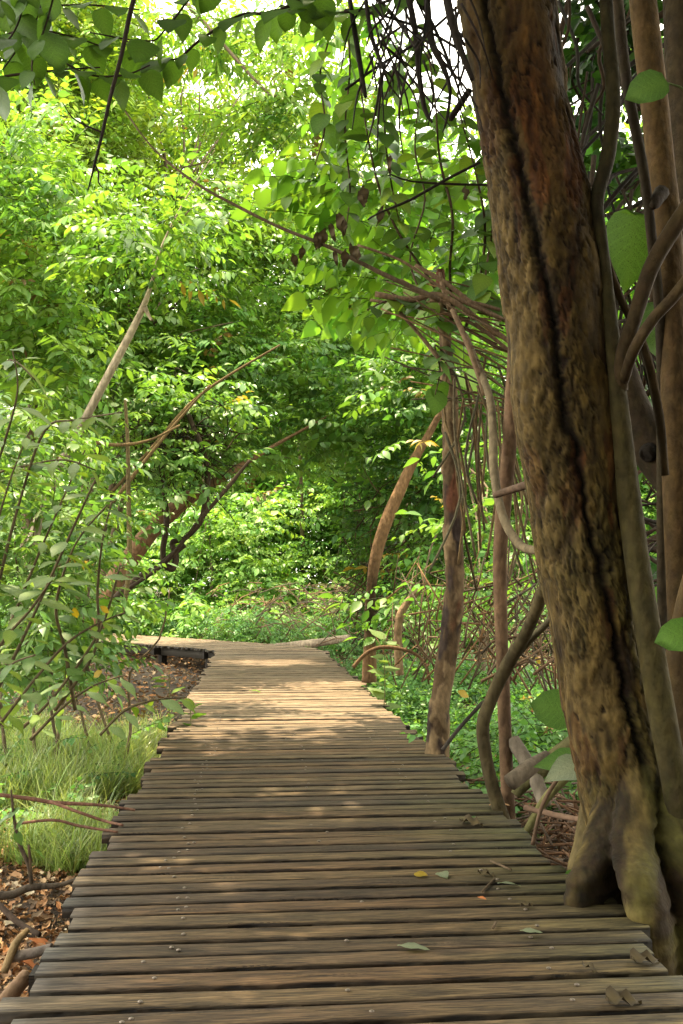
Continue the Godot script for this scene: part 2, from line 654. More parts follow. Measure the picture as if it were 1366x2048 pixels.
# ---------------------------------------------------------------- boardwalk
func plank_mesh(length: float, width: float, thick: float, tone: Color, moss_l: float, moss_r: float, seed_: float) -> ArrayMesh:
	# along X, top at y = 0; rounded arrises, slightly wavy edges
	var mb := Mb.new()
	var n := 28
	var b := 0.005
	var h := width * 0.5
	var prof := [[-h, -thick], [-h, -b], [-h + b * 0.4, -b * 0.35], [-h + b * 1.1, 0.0], [-h + b * 1.9, 0.0004], [-h * 0.3, 0.0008], [h * 0.3, 0.0008], [h - b * 1.9, 0.0004], [h - b * 1.1, 0.0], [h - b * 0.4, -b * 0.35], [h, -b], [h, -thick]]
	var w := prof.size()
	var bow := rf(-0.003, 0.003)
	var u0 := rf(0.32, 0.68)
	var v0 := rf(0.25, 0.75)
	for i in n + 1:
		var t := float(i) / n
		var xx := (t - 0.5) * length
		if i == 0: xx += 0.0
		for k in w:
			var q: Array = prof[k]
			var e := 0.0025 * noise.get_noise_2d(xx * 90.0, seed_ * 13.0 + (50.0 if k > 5 else 0.0))
			var wear := 0.0
			if k in [1, 2, 3]:
				wear = maxf(0.0, noise.get_noise_2d(xx * 60.0 + 9.0, seed_ * 31.0)) * 0.004
			if k in [8, 9, 10]:
				wear = -maxf(0.0, noise.get_noise_2d(xx * 60.0 - 90.0, seed_ * 31.0)) * 0.0045
			var y: float = q[1] + bow * (1.0 - 4.0 * (t - 0.5) * (t - 0.5))
			var g := noise.get_noise_2d(xx * 18.0 + seed_ * 50.0, q[0] * 500.0 + seed_ * 17.0)
			var g2 := noise2.get_noise_2d(xx * 30.0, seed_ * 40.0 + q[0] * 100.0)
			var s := clampf(1.0 + 0.5 * g + 0.35 * g2, 0.45, 1.7)
			var c := Color(tone.r * s, tone.g * s, tone.b * s)
			# moss and grey weathering at the ends
			var ml := clampf(1.0 - t * length / (0.22 + 0.2 * g2), 0.0, 1.0) * moss_l
			var mr := clampf(1.0 - (1.0 - t) * length / (0.55 + 0.4 * g2), 0.0, 1.0) * moss_r
			c = c.lerp(Color(0.07 * s, 0.082 * s, 0.078 * s), ml * 0.7)
			c = c.lerp(Color(0.1 * s, 0.115 * s, 0.035 * s), mr * 0.8)
			if k == 0 or k == w - 1 or k == 1 or k == w - 2:
				c = c.lerp(Color(0.03, 0.024, 0.018), 0.75)
			elif k == 2 or k == w - 3:
				c = c.lerp(Color(0.05, 0.04, 0.03), 0.4)
			mb.add(Vector3(xx, y, q[0] + e + wear), c, Vector2(u0 + xx * 0.35, v0 + q[0] * 5.0 + (0.02 if y < -0.01 else 0.0)))
	for i in n:
		for k in w - 1:
			var a := i * w + k
			mb.quad(a, a + w, a + w + 1, a + 1)
		mb.quad(i * w + w - 1, (i + 1) * w + w - 1, (i + 1) * w, i * w)
	for e in [0, n]:
		var f := mb.v.size()
		for k in w:
			mb.add(mb.v[e * w + k], Color(0.07, 0.055, 0.04), Vector2(prof[k][0], prof[k][1]) * 4.0)
		for k in w - 2:
			if e == 0:
				mb.tri(f, f + k + 1, f + k + 2)
			else:
				mb.tri(f, f + k + 2, f + k + 1)
	return mb.done()

func build_boardwalk() -> void:
	var deck := Node3D.new()
	deck.name = "boardwalk_path"
	add_child(deck)
	tag(deck, "weathered timber boardwalk of cross planks curving away between the trees", "", "", "structure")
	var nail_mesh := SphereMesh.new()
	nail_mesh.radius = 0.0062
	nail_mesh.height = 0.006
	nail_mesh.radial_segments = 10
	nail_mesh.rings = 4
	var pos := Vector2(0.26 - 0.088 * 0.9, 0.9)     # x, depth
	var head := -0.0878                              # turned to the left
	var step := 0.1075
	var run := 0.0
	var k := 0
	var off_l := 0.0
	var off_r := 0.0
	var post_next := 0.35
	while k < 222:
		var d := pos.y
		if k % 3 == 0 or rng.randf() < 0.4:
			off_l = rf(-0.045, 0.035)
			off_r = rf(-0.05, 0.04)
		var jl := off_l + rf(-0.012, 0.012)
		var jr := off_r + rf(-0.012, 0.012)
		if d > 2.7 and d < 3.45 and head > -0.1:
			jr += 0.02
		var length := 1.6 + jl + jr
		var pw := 0.0855 + rf(-0.004, 0.004)
		var base := Color(0.14, 0.09, 0.046)
		var r := rng.randf()
		if r < 0.25:
			base = Color(0.17, 0.118, 0.06)
		elif r < 0.45:
			base = Color(0.095, 0.066, 0.04)
		elif r < 0.6:
			base = Color(0.16, 0.1, 0.05)
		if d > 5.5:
			base = base.lerp(Color(0.47, 0.345, 0.225), 0.75 * smoothstep(5.5, 8.0, d))  # far planks painted paler, to brighten the sun patch on the deck
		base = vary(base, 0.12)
		var moss_r := clampf(1.2 - absf(d - 3.5) / 2.4, 0.15, 1.0) * rf(0.4, 1.0)
		var moss_l := clampf(1.2 - (d - 2.0) / 3.0, 0.0, 1.0) * rf(0.4, 1.0)
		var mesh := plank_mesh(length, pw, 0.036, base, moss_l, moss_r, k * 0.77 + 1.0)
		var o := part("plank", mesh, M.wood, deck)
		var side := Vector3(cos(head), 0, sin(head))       # to the right of the way on
		var centre := Vector3(pos.x, rf(-0.0025, 0.0025), -pos.y) + side * (jr - jl) * 0.5
		o.position = centre
		o.rotation = Vector3(rf(-0.012, 0.012), -head + rf(-0.005, 0.005), rf(-0.0025, 0.0025))
		if d < 7.6 and k > 6:
			var spots := [-0.5 + rf(-0.03, 0.03)]
			if rng.randf() < 0.4: spots.append(spots[0] + rf(0.015, 0.03))
			if rng.randf() < 0.75: spots.append(0.5 + rf(-0.03, 0.03))
			if rng.randf() < 0.35: spots.append(rf(-0.04, 0.05))
			for sx in spots:
				var nl := MeshInstance3D.new()
				nl.name = "nail"
				nl.mesh = nail_mesh
				nl.material_override = M.nail
				nl.position = Vector3(sx, 0.003, rf(-0.02, 0.02))
				o.add_child(nl, true)
		# bearers and posts under the planks
		if run >= post_next:
			post_next += 1.45
			var bm := BoxMesh.new()
			bm.size = Vector3(1.63, 0.11, 0.07)
			var dark: Material = M.bearer if M.has("bearer") else null
			if dark == null:
				var mm := (M.wood as StandardMaterial3D).duplicate()
				mm.albedo_color = Color(0.19, 0.16, 0.13)
				mm.vertex_color_use_as_albedo = false
				M.bearer = mm
				dark = mm
			var be := part("bearer", bm, dark, deck)
			be.position = Vector3(pos.x, -0.098, -pos.y) + side * rf(-0.04, 0.04)
			be.rotation.y = -head
			for s in [-0.66, 0.66]:
				var pm := BoxMesh.new()
				pm.size = Vector3(0.1, 0.5, 0.1)
				var po := part("post", pm, dark, deck)
				po.position = Vector3(pos.x, -0.404, -pos.y) + side * s
				po.rotation.y = -head
		pos += Vector2(sin(head), cos(head)) * step
		run += step
		k += 1
		if d > 14.3 and head > -0.72:
			head -= 0.042
	# two long joists under the planks
	for s in [-0.62, 0.62]:
		var mb := Mb.new()
		var p2 := Vector2(0.26 - 0.088 * 0.9, 0.9)
		var h2 := -0.0878
		var rows := []
		for i in 222:
			if i % 4 == 0:
				rows.append([p2, h2])
			p2 += Vector2(sin(h2), cos(h2)) * step
			if p2.y > 14.3 and h2 > -0.72:
				h2 -= 0.042
		for row in rows:
			var c: Vector3 = Vector3(row[0].x, 0, -row[0].y) + Vector3(cos(row[1]), 0, sin(row[1])) * s
			var sd: Vector3 = Vector3(cos(row[1]), 0, sin(row[1])) * 0.03
			var col := Color(0.055, 0.048, 0.036)
			mb.add(c - sd + Vector3(0, -0.041, 0), col)
			mb.add(c + sd + Vector3(0, -0.041, 0), col)
			mb.add(c + sd + Vector3(0, -0.16, 0), col)
			mb.add(c - sd + Vector3(0, -0.16, 0), col)
		for i in rows.size() - 1:
			for q in 4:
				var a := i * 4 + q
				var b := i * 4 + (q + 1) % 4
				mb.quad(a, b, b + 4, a + 4)
		part("joist", mb.done(true), M.wood, deck)

# ---------------------------------------------------------------- the big tree by the deck
func profile(rows: Array, y: float, col: int) -> float:
	for i in rows.size() - 1:
		if y <= rows[i + 1][0]:
			var t: float = clampf((y - rows[i][0]) / (rows[i + 1][0] - rows[i][0]), 0.0, 1.0)
			return lerpf(rows[i][col], rows[i + 1][col], t)
	return rows[rows.size() - 1][col]

func build_main_tree() -> void:
	var D := 3.42
	# picture height, left edge, right edge, share across of the dark seam
	var rows := [[-900.0, 800.0, 1010.0, 0.15], [0.0, 915.0, 1110.0, 0.2], [200.0, 943.0, 1137.0, 0.22], [400.0, 980.0, 1184.0, 0.25], [600.0, 1007.0, 1214.0, 0.31], [800.0, 1028.0, 1232.0, 0.36], [1000.0, 1060.0, 1250.0, 0.46], [1200.0, 1088.0, 1272.0, 0.55], [1400.0, 1130.0, 1305.0, 0.58], [1550.0, 1160.0, 1345.0, 0.6], [1680.0, 1182.0, 1378.0, 0.62], [1800.0, 1200.0, 1410.0, 0.64], [1960.0, 1200.0, 1430.0, 0.66]]
	var foot := at(1290, 1790, D)
	foot.y = ground_y(foot.x, foot.z)
	var o := thing("bark_tree", "massive brown and ochre tree trunk beside the boardwalk with a long dark seam", "tree", foot)
	var mb := Mb.new()
	var cell := FastNoiseLite.new()
	cell.noise_type = FastNoiseLite.TYPE_CELLULAR
	cell.seed = 23
	cell.frequency = 1.0
	cell.cellular_return_type = FastNoiseLite.RETURN_DISTANCE2_SUB
	cell.fractal_type = FastNoiseLite.FRACTAL_NONE
	var R := 560
	var C := 230
	var root_lines := [
		smooth_path(line([[1235, 1560, 3.40, 28], [1212, 1640, 3.27, 36], [1194, 1700, 3.16, 36], [1172, 1742, 3.08, 32], [1158, 1785, 3.05, 30], [1150, 1960, 3.05, 36]]), 6),
		smooth_path(line([[1275, 1520, 3.34, 34], [1268, 1620, 3.24, 42], [1262, 1690, 3.12, 42], [1270, 1745, 3.0, 42], [1292, 1815, 2.94, 40], [1302, 1890, 2.92, 40], [1304, 1990, 2.92, 46]]), 6),
		smooth_path(line([[1340, 1520, 3.36, 36], [1358, 1640, 3.24, 48], [1380, 1750, 3.12, 54], [1395, 1850, 3.05, 60], [1405, 1990, 3.0, 66]]), 6),
	]
	for i in R + 1:
		var y := lerpf(1960.0, -900.0, float(i) / R)
		var l := profile(rows, y, 1)
		var r := profile(rows, y, 2)
		var seam := acos(2.0 * profile(rows, y, 3) - 1.0) + 0.1 * noise.get_noise_1d(y * 0.5) + 0.05 * noise.get_noise_1d(y * 3.0)
		var c := at((l + r) * 0.5, y, D)
		var rad := (r - l) * 0.5 * D / FOC
		for j in C + 1:
			var a := TAU * float(j % C) / C
			var q := c + Vector3(cos(a), 0, sin(a)) * rad
			var low := noise2.get_noise_3d(q.x * 130.0, q.y * 55.0, q.z * 130.0)
			var mid := noise.get_noise_3d(q.x * 170.0, q.y * 38.0, q.z * 170.0)
			var fine := noise.get_noise_3d(q.x * 560.0, q.y * 170.0, q.z * 560.0)
			var patch := noise.get_noise_3d(q.x * 120.0 + 50.0 + 9.0 * mid, q.y * 75.0, q.z * 120.0)
			var patch2 := noise.get_noise_3d(q.x * 70.0 - 70.0, q.y * 40.0 + 6.0 * mid, q.z * 70.0)
			var plate := cell.get_noise_3d(q.x * 17.0 + 1.6 * mid, q.y * 7.5 + 1.4 * low, q.z * 17.0 + 1.6 * fine) + 1.0
			var crack := smoothstep(0.16, 0.0, plate) * smoothstep(-0.1, 0.25, patch2 + 0.1)
			var pit := smoothstep(0.46, 0.56, noise.get_noise_3d(q.x * 330.0 + 7.0, q.y * 260.0, q.z * 330.0))
			var sd := absf(angle_difference(a, seam + 0.14 * mid))
			var g := exp(-pow(sd / (0.085 + 0.06 * low + 0.05 * fine), 2.0))
			var g2 := exp(-pow(absf(angle_difference(a, 0.35 + 0.25 * low)) / 0.14, 2.0)) * clampf((y - 100.0) / 400.0, 0.0, 1.0)
			var flake := smoothstep(0.05, 0.085, patch)
			var flake2 := smoothstep(0.1, 0.13, patch2)
			var dr := 0.018 * low + 0.0045 * mid + 0.0022 * fine + 0.005 * flake + 0.004 * flake2 - 0.028 * g - 0.022 * g2 - 0.007 * crack - 0.008 * pit
			dr += 0.035 * exp(-pow((y - 850.0) / 110.0, 2.0)) * exp(-pow(angle_difference(a, 2.5) / 0.5, 2.0))

			# the roots that run out over the edge of the deck
			var mossy := 0.0
			if y > 1450.0:
				var base_r := rad + dr
				for rl in root_lines:
					var hit: Array = rl[0]
					if c.y > hit[0].y:
						continue
					for n in rl.size() - 1:
						if rl[n][0].y >= c.y and rl[n + 1][0].y < c.y:
							var tt: float = (rl[n][0].y - c.y) / (rl[n][0].y - rl[n + 1][0].y)
							var rp: Vector3 = (rl[n][0] as Vector3).lerp(rl[n + 1][0], tt) - c
							var rw: float = lerpf(rl[n][1], rl[n + 1][1], tt) * (1.0 + 0.16 * mid + 0.1 * low + 0.05 * sin(c.y * 130.0 + 3.0 * mid))
							var da := angle_difference(atan2(rp.z, rp.x), a)
							var dist := Vector2(rp.x, rp.z).length()
							var off := dist * sin(da)
							if absf(da) < 1.2 and absf(off) < rw * 1.5:
								var reach := dist * cos(da) + (sqrt(maxf(rw * rw - off * off, 0.0)) if absf(off) < rw else -(absf(off) - rw) * 3.0)
								var h := clampf(0.5 + 0.5 * (reach - base_r) / 0.03, 0.0, 1.0)
								base_r = lerpf(base_r, reach, h) + 0.03 * h * (1.0 - h)
								mossy = maxf(mossy, h)
							break
				dr = base_r - rad + 0.004 * fine * mossy
			# colours that the bark has: pale stripped wood, dark seam, rust, ochre and olive flakes
			var down := smoothstep(450.0, 1000.0, y)
			var col := Color(0.06, 0.036, 0.014)
			col = col.lerp(Color(0.125, 0.082, 0.025), smoothstep(-0.15, 0.15, mid))
			col = col.lerp(Color(0.19, 0.126, 0.032), flake * (0.35 + 0.6 * down))
			col = col.lerp(Color(0.15, 0.122, 0.034), flake2 * 0.8 * smoothstep(700.0, 1250.0, y))
			col = col.lerp(Color(0.18, 0.072, 0.02), clampf(0.75 * exp(-pow(angle_difference(a, 1.45) / 0.42, 2.0)) * exp(-pow((y - 230.0) / 190.0, 2.0)) + smoothstep(0.3, 0.36, low - mid) * 0.7, 0.0, 1.0))
			if a > seam and a < 4.2:
				var strip := smoothstep(0.06, 0.25, a - seam) * smoothstep(3.75, 3.3, a)
				col = col.lerp(Color(0.215, 0.15, 0.054), strip * clampf(0.6 + 0.8 * mid + 0.5 * fine, 0.15, 0.9))
			col = col.lerp(Color(0.02, 0.013, 0.008), clampf(smoothstep(0.24, 0.34, -mid) * 0.28, 0.0, 1.0))
			col = col.lerp(Color(0.012, 0.008, 0.006), clampf(crack * 0.6 + pit * 0.8, 0.0, 0.92))
			col = col.lerp(Color(0.010, 0.008, 0.006), clampf(g * 0.95, 0.0, 0.9))
			col = col.lerp(Color(0.010, 0.008, 0.006), clampf(g2 * 0.9, 0.0, 0.9))
			col = col.lerp(Color(0.21, 0.155, 0.055).lerp(Color(0.15, 0.14, 0.04), smoothstep(-0.1, 0.2, low)).lerp(Color(0.05, 0.035, 0.018), smoothstep(0.1, 0.3, -mid)), mossy * 0.85)
			var s := clampf(1.0 + 0.9 * fine, 0.5, 1.6)
			mb.add(c + Vector3(cos(a), 0, sin(a)) * (rad + dr), Color(col.r * s * 0.52, col.g * s * 0.51, col.b * s * 0.48), Vector2(float(j) / C, y / 600.0))
	for i in R:
		for j in C:
			var a := i * (C + 1) + j
			mb.quad(a, a + C + 1, a + C + 2, a + 1)
	part("trunk", mb.done(), M.bark, o)
	# roots arching over the edge of the deck
	var rc := Color(0.15, 0.115, 0.048)
	var roots := [
		[[1215, 1430, 3.52, 30], [1190, 1600, 3.52, 28], [1176, 1690, 3.5, 28], [1168, 1760, 3.5, 36], [1165, 1900, 3.5, 45]],
	]
	for q in roots:
		part("root", tube_mesh(line(q), 22, 36, rc, 0.2, 3.6, 0.6), M.bark, o)
	# knot below the roots' fork, and the climbing stem that is grown to the trunk
	var lb := [[at(905, -700, 3.42), 0.13], [Vector3(-0.4, 5.2, -3.2), 0.1], [Vector3(-1.4, 6.0, -3.0), 0.05]]
	part("limb", tube_mesh(lb, 5, 10, Color(0.1, 0.07, 0.04), 0.12, 5.0), M.bark, o)
	part("limb", tube_mesh([[at(905, -750, 3.42), 0.12], [Vector3(1.6, 5.6, -2.5), 0.09], [Vector3(2.4, 6.3, -1.0), 0.05]], 5, 10, Color(0.1, 0.07, 0.04), 0.12, 5.0), M.bark, o)
	part("limb", tube_mesh([[at(905, -720, 3.42), 0.12], [Vector3(0.3, 5.6, -1.5), 0.09], [Vector3(0.0, 6.2, 1.0), 0.05]], 5, 10, Color(0.1, 0.07, 0.04), 0.12, 5.0), M.bark, o)
	# the crown over the walkway, above the picture, then unseen leaves added to cut light
	var over := []
	for gx in 6:
		for gz in 7:
			var xx := -2.6 + gx * 1.45 + rf(-0.3, 0.3)
			var zz := 4.6 - gz * 1.75 + rf(-0.3, 0.3)
			if xx < -1.5 and zz < -3.6:
				continue
			over.append([Vector3(xx, 6.0 + rf(-0.4, 0.7) + 0.12 * maxf(-zz - 3.0, 0.0), zz), Vector3(1.15, 0.55, 1.1)])
	for k in 10:  # unseen forest leaves behind the camera, added to dim the light from there
		over.append([Vector3(-7.0 + k * 1.6, rf(2.2, 4.5), 5.4 + rf(-0.6, 0.6)), Vector3(1.3, 2.0, 0.8), 0.6])
	for k in 7:  # more added leaves out of view, beside and behind, to darken trunk and deck
		over.append([Vector3(rf(4.2, 5.6), rf(1.2, 4.6), 3.6 - k * 0.9), Vector3(0.9, 1.2, 0.9)])
		over.append([Vector3(-2.5 + k * 1.2, rf(0.9, 2.6), 5.0 + rf(-0.4, 0.4)), Vector3(0.9, 1.1, 0.7)])
	scatter("foliage", o, ["oval0", "oval1", "heart0"], over, Color(0.06, 0.14, 0.035), Color(0.1, 0.2, 0.04), 150.0, 1.15)

# ---------------------------------------------------------------- trunks and climbers on the right
func build_right_trunks() -> void:
	var tan_ := Color(0.071, 0.048, 0.021)
	var o := thing("climbing_stem", "olive climbing stem grown tight along the massive brown trunk, branching above", "vine", at(1366, 1700, 3.25))
	part("stem", tube_mesh(line([[1380, 1720, 3.22, 30], [1345, 1540, 3.22, 27], [1312, 1360, 3.24, 26], [1283, 1180, 3.26, 25], [1258, 1000, 3.28, 24], [1242, 860, 3.29, 21], [1228, 720, 3.3, 18], [1215, 590, 3.31, 14], [1203, 480, 3.31, 13], [1194, 400, 3.31, 15], [1216, 310, 3.31, 16], [1226, 200, 3.31, 16], [1216, 60, 3.31, 15], [1205, -120, 3.31, 14]]), 8, 14, Color(0.059, 0.048, 0.017), 0.09, 7.0, 0.35), M.bark, o)
	part("branch", tube_mesh(line([[1196, 430, 3.31, 9], [1214, 520, 3.36, 8], [1243, 600, 3.4, 8], [1290, 700, 3.42, 9], [1318, 830, 3.45, 10], [1330, 950, 3.5, 9]]), 6, 9, tan_, 0.1, 9.0), M.bark, o)
	part("branch", tube_mesh(line([[1242, 780, 3.29, 14], [1245, 710, 3.25, 15], [1268, 640, 3.22, 16], [1300, 540, 3.2, 17], [1345, 460, 3.18, 18], [1420, 350, 3.15, 18]]), 6, 10, tan_, 0.1, 7.0), M.bark, o)
	part("branch", tube_mesh(line([[1248, 760, 3.27, 11], [1268, 700, 3.15, 12], [1305, 640, 3.1, 12], [1350, 590, 3.08, 12], [1420, 500, 3.05, 12]]), 6, 10, tan_, 0.1, 7.0), M.bark, o)

	o = thing("smooth_trunk", "slim tan trunk with an olive sheen behind the climbing stem, a knot halfway up", "tree", at(1360, 1700, 4.2))
	part("trunk", tube_mesh(line([[1395, 1720, 4.2, 34], [1375, 1400, 4.2, 32], [1362, 1150, 4.2, 30], [1353, 900, 4.2, 30], [1348, 700, 4.2, 29], [1336, 460, 4.2, 27], [1322, 330, 4.2, 26], [1306, 180, 4.2, 26], [1288, 20, 4.2, 27], [1270, -200, 4.2, 28]]), 8, 16, Color(0.084, 0.052, 0.019), 0.1, 4.0, 0.35), M.bark, o)
	part("knot", tube_mesh(line([[1322, 385, 4.13, 17], [1310, 405, 4.07, 14], [1304, 414, 4.05, 7]]), 4, 10, Color(0.040, 0.028, 0.017), 0.2, 8.0), M.bark, o)

	o = thing("edge_trunk", "thick dull brown trunk farthest from the deck, behind the slim tan one", "tree", at(1420, 1690, 4.6))
	part("trunk", tube_mesh(line([[1420, 1720, 4.6, 50], [1405, 1200, 4.6, 46], [1398, 800, 4.6, 46], [1388, 400, 4.6, 44], [1372, 150, 4.6, 42], [1360, -150, 4.6, 42]]), 8, 16, Color(0.048, 0.034, 0.016), 0.12, 4.0, 0.4), M.bark, o)

	o = thing("thin_stem", "thin grey-brown stem rising between the massive trunk and the slim tan trunk", "vine", at(1330, 1690, 4.5))
	part("stem", tube_mesh(line([[1335, 1690, 4.5, 12], [1325, 1200, 4.4, 11], [1322, 700, 4.2, 11], [1303, 475, 4.1, 11], [1288, 350, 4.05, 11], [1262, 215, 4.0, 12], [1246, 110, 4.0, 12], [1226, -80, 4.0, 12]]), 7, 9, Color(0.045, 0.033, 0.017), 0.1, 7.0), M.bark, o)

	o = thing("knotted_limb", "bent thick limb with a dark knot hole behind the massive trunk", "branch", at(1350, 960, 4.8))
	part("wood", tube_mesh(line([[1235, 720, 4.9, 30], [1256, 800, 4.85, 36], [1285, 870, 4.8, 42], [1325, 930, 4.75, 44], [1400, 1010, 4.7, 44]]), 10, 18, Color(0.040, 0.027, 0.013), 0.22, 4.0, 0.4), M.bark, o)
	part("knot_hole", tube_mesh(line([[1302, 900, 4.73, 24], [1296, 908, 4.66, 19], [1294, 910, 4.65, 10]]), 4, 14, Color(0.017, 0.013, 0.008), 0.25, 8.0), M.bark, o)

	o = thing("pale_stump", "pale buff stump beyond the massive trunk's foot, under a round glossy leaf", "stump", at(1350, 1560, 4.0))
	part("wood", tube_mesh(line([[1370, 1620, 4.0, 42], [1364, 1450, 4.0, 40], [1362, 1330, 4.0, 34], [1375, 1230, 4.0, 28], [1400, 1130, 4.0, 26]]), 8, 16, Color(0.146, 0.098, 0.042), 0.16, 4.0, 0.5), M.bark, o)

# ---------------------------------------------------------------- trunks in the middle distance
func build_middle_trunks() -> void:
	var foot := at(872, 1540, 5.75)
	var o := thing("rough_trunk", "upright rough-barked trunk growing hard against the edge of the deck", "tree", foot)
	var mb := Mb.new()
	var path := smooth_path(line([[868, 1570, 5.75, 24.1], [874, 1500, 5.75, 20.6], [878, 1420, 5.75, 18.9], [888, 1340, 5.75, 18.9], [903, 1240, 5.75, 18.1], [910, 1140, 5.75, 17.2], [907, 1060, 5.75, 17.2], [903, 980, 5.75, 16.3], [901, 900, 5.75, 15.5], [899, 810, 5.75, 15.0], [893, 720, 5.75, 12.9], [888, 640, 5.75, 11.2], [880, 540, 5.75, 8.6]]), 16)
	var C := 44
	for i in path.size():
		var p: Vector3 = path[i][0]
		for j in C + 1:
			var a := TAU * float(j % C) / C
			var q: Vector3 = p + Vector3(cos(a), 0, sin(a)) * path[i][1]
			var low := noise2.get_noise_3d(q.x * 160.0, q.y * 60.0, q.z * 160.0)
			var mid := noise.get_noise_3d(q.x * 190.0, q.y * 60.0, q.z * 190.0)
			var peel := smoothstep(0.02, 0.08, noise2.get_noise_3d(q.x * 260.0 + 9.0, q.y * 130.0, q.z * 260.0))
			var ring := smoothstep(0.1, 0.35, noise.get_noise_1d(q.y * 130.0)) * 0.4
			var dr: float = path[i][1] * (0.2 * low + 0.16 * mid + 0.2 * peel + 0.08 * ring)
			var col := Color(0.11, 0.072, 0.036).lerp(Color(0.25, 0.175, 0.095), peel * 0.85)
			col = col.lerp(Color(0.05, 0.032, 0.024), smoothstep(0.08, 0.3, -mid))
			col = col.lerp(Color(0.2, 0.075, 0.035), smoothstep(0.26, 0.36, low) * 0.7)
			mb.add(p + Vector3(cos(a), 0, sin(a)) * (path[i][1] + dr), col, Vector2(float(j) / C, i * 0.02))
	for i in path.size() - 1:
		for j in C:
			var a := i * (C + 1) + j
			mb.quad(a, a + 1, a + C + 2, a + C + 1)
	part("trunk", mb.done(), M.bark, o)
	# a crown of climbing heart leaves: the 260 nearest are leaves of their own
	var lit := ["heart_mid", "heart_light", "heart_mid", "heart_deep"]
	var vines := [
		[[905, 640, 5.7, 4], [860, 560, 5.6, 3], [800, 470, 5.5, 3], [760, 380, 5.4, 3], [735, 270, 5.3, 2], [720, 160, 5.3, 2]],
		[[905, 640, 5.7, 4], [900, 540, 5.5, 3], [905, 430, 5.4, 3], [880, 320, 5.3, 3], [870, 200, 5.2, 2], [850, 60, 5.2, 2]],
		[[930, 660, 5.7, 4], [960, 560, 5.5, 3], [970, 450, 5.4, 3], [950, 340, 5.3, 2], [920, 230, 5.3, 2]],
		[[890, 650, 5.7, 3], [840, 600, 5.4, 2], [780, 600, 5.2, 2], [735, 620, 5.1, 2]],
		[[850, 60, 5.4, 3], [800, 120, 5.3, 2], [770, 230, 5.3, 2], [780, 350, 5.3, 2], [800, 450, 5.3, 1]],
		[[690, 20, 5.6, 3], [700, 130, 5.6, 2], [690, 260, 5.6, 2], [700, 380, 5.6, 2], [690, 470, 5.6, 1]],
		[[960, 240, 5.4, 3], [980, 330, 5.4, 2], [985, 450, 5.4, 2], [970, 560, 5.4, 2], [980, 640, 5.4, 1]],
		[[640, -20, 6.0, 3], [660, 60, 6.0, 2], [640, 150, 6.0, 2], [650, 250, 6.0, 2], [630, 330, 6.0, 1]],
		[[860, 620, 5.9, 3], [820, 520, 6.0, 2], [850, 400, 6.0, 2], [830, 300, 6.0, 2], [840, 180, 6.0, 1]],
		[[900, 720, 5.6, 3], [870, 690, 5.4, 2], [880, 740, 5.3, 2], [870, 790, 5.3, 1]],
	]
	for vn in vines:
		leafy_stem(o, line(vn), lit, 0.14, 0.055, 0.02, 0.7, M.leaf_near, Color(0.1, 0.07, 0.04), "climber")

	scatter("foliage", o, ["heart0", "heart1", "heart2"], [cl(760, 420, 7.2, 0.55, 0.5, 0.5, 0.8), cl(860, 300, 7.0, 0.5, 0.6, 0.5, 0.6), cl(940, 420, 6.8, 0.4, 0.6, 0.4), cl(900, 560, 6.8, 0.5, 0.4, 0.5), cl(800, 560, 7.0, 0.5, 0.35, 0.5), cl(960, 620, 6.6, 0.3, 0.3, 0.3), cl(720, 100, 7.6, 0.5, 0.35, 0.4, 0.7), cl(880, 120, 7.2, 0.45, 0.45, 0.4, 0.6), cl(690, 330, 7.8, 0.4, 0.5, 0.4, 0.6), cl(900, 760, 6.4, 0.25, 0.3, 0.25, 0.8), cl(820, 30, 7.5, 0.5, 0.35, 0.4, 0.8), cl(640, 170, 8.2, 0.35, 0.3, 0.3, 0.7), cl(930, 250, 7.0, 0.35, 0.4, 0.3, 0.7)], Color(0.11, 0.25, 0.04), Color(0.22, 0.4, 0.06), 50.0, 1.05)

	o = thing("slender_trunk", "slender straight grey-brown trunk between the rough trunk and the massive trunk", "tree", at(1015, 1640, 4.7))
	part("trunk", tube_mesh(line([[1018, 1660, 4.7, 13], [1012, 1500, 4.7, 13], [1004, 1300, 4.7, 12], [1000, 1120, 4.7, 13], [1008, 1000, 4.7, 14], [1018, 900, 4.7, 14], [1024, 800, 4.7, 13], [1030, 660, 4.7, 12], [1040, 500, 4.7, 11]]), 10, 16, Color(0.13, 0.08, 0.045), 0.2, 6.0, 0.5), M.bark, o)

	o = thing("crooked_stem", "dark crooked stem bending like an elbow up from the deck edge", "tree", at(1000, 1620, 4.35))
	part("trunk", tube_mesh(line([[1020, 1680, 4.3, 16], [990, 1590, 4.3, 14], [973, 1520, 4.3, 13], [966, 1450, 4.3, 13.5], [984, 1395, 4.3, 13], [1015, 1330, 4.25, 14], [1045, 1280, 4.1, 13], [1068, 1230, 3.95, 12], [1092, 1165, 3.75, 11]]), 8, 16, Color(0.09, 0.07, 0.032), 0.2, 5.0, 0.5), M.bark, o)
	part("branch", tube_mesh(line([[1025, 1320, 4.25, 8], [1060, 1280, 4.15, 7], [1100, 1240, 4.05, 7], [1140, 1190, 3.95, 6]]), 5, 8, Color(0.13, 0.11, 0.06), 0.1, 8.0), M.bark, o)

	o = thing("hanging_liana", "pale liana hanging in a loop beside the slender trunk", "vine", at(1000, 900, 4.5))
	part("stem", tube_mesh(line([[930, 670, 5.3, 6], [975, 780, 4.9, 8], [985, 850, 4.7, 9], [988, 940, 4.5, 9], [1005, 1030, 4.3, 9], [1040, 1090, 4.1, 9], [1085, 1102, 3.9, 9]]), 8, 9, Color(0.2, 0.155, 0.09), 0.1, 8.0), M.bark, o)

	o = thing("broken_stub", "short broken brown branch stub poking out from the massive trunk", "branch", at(1075, 970, 3.6))
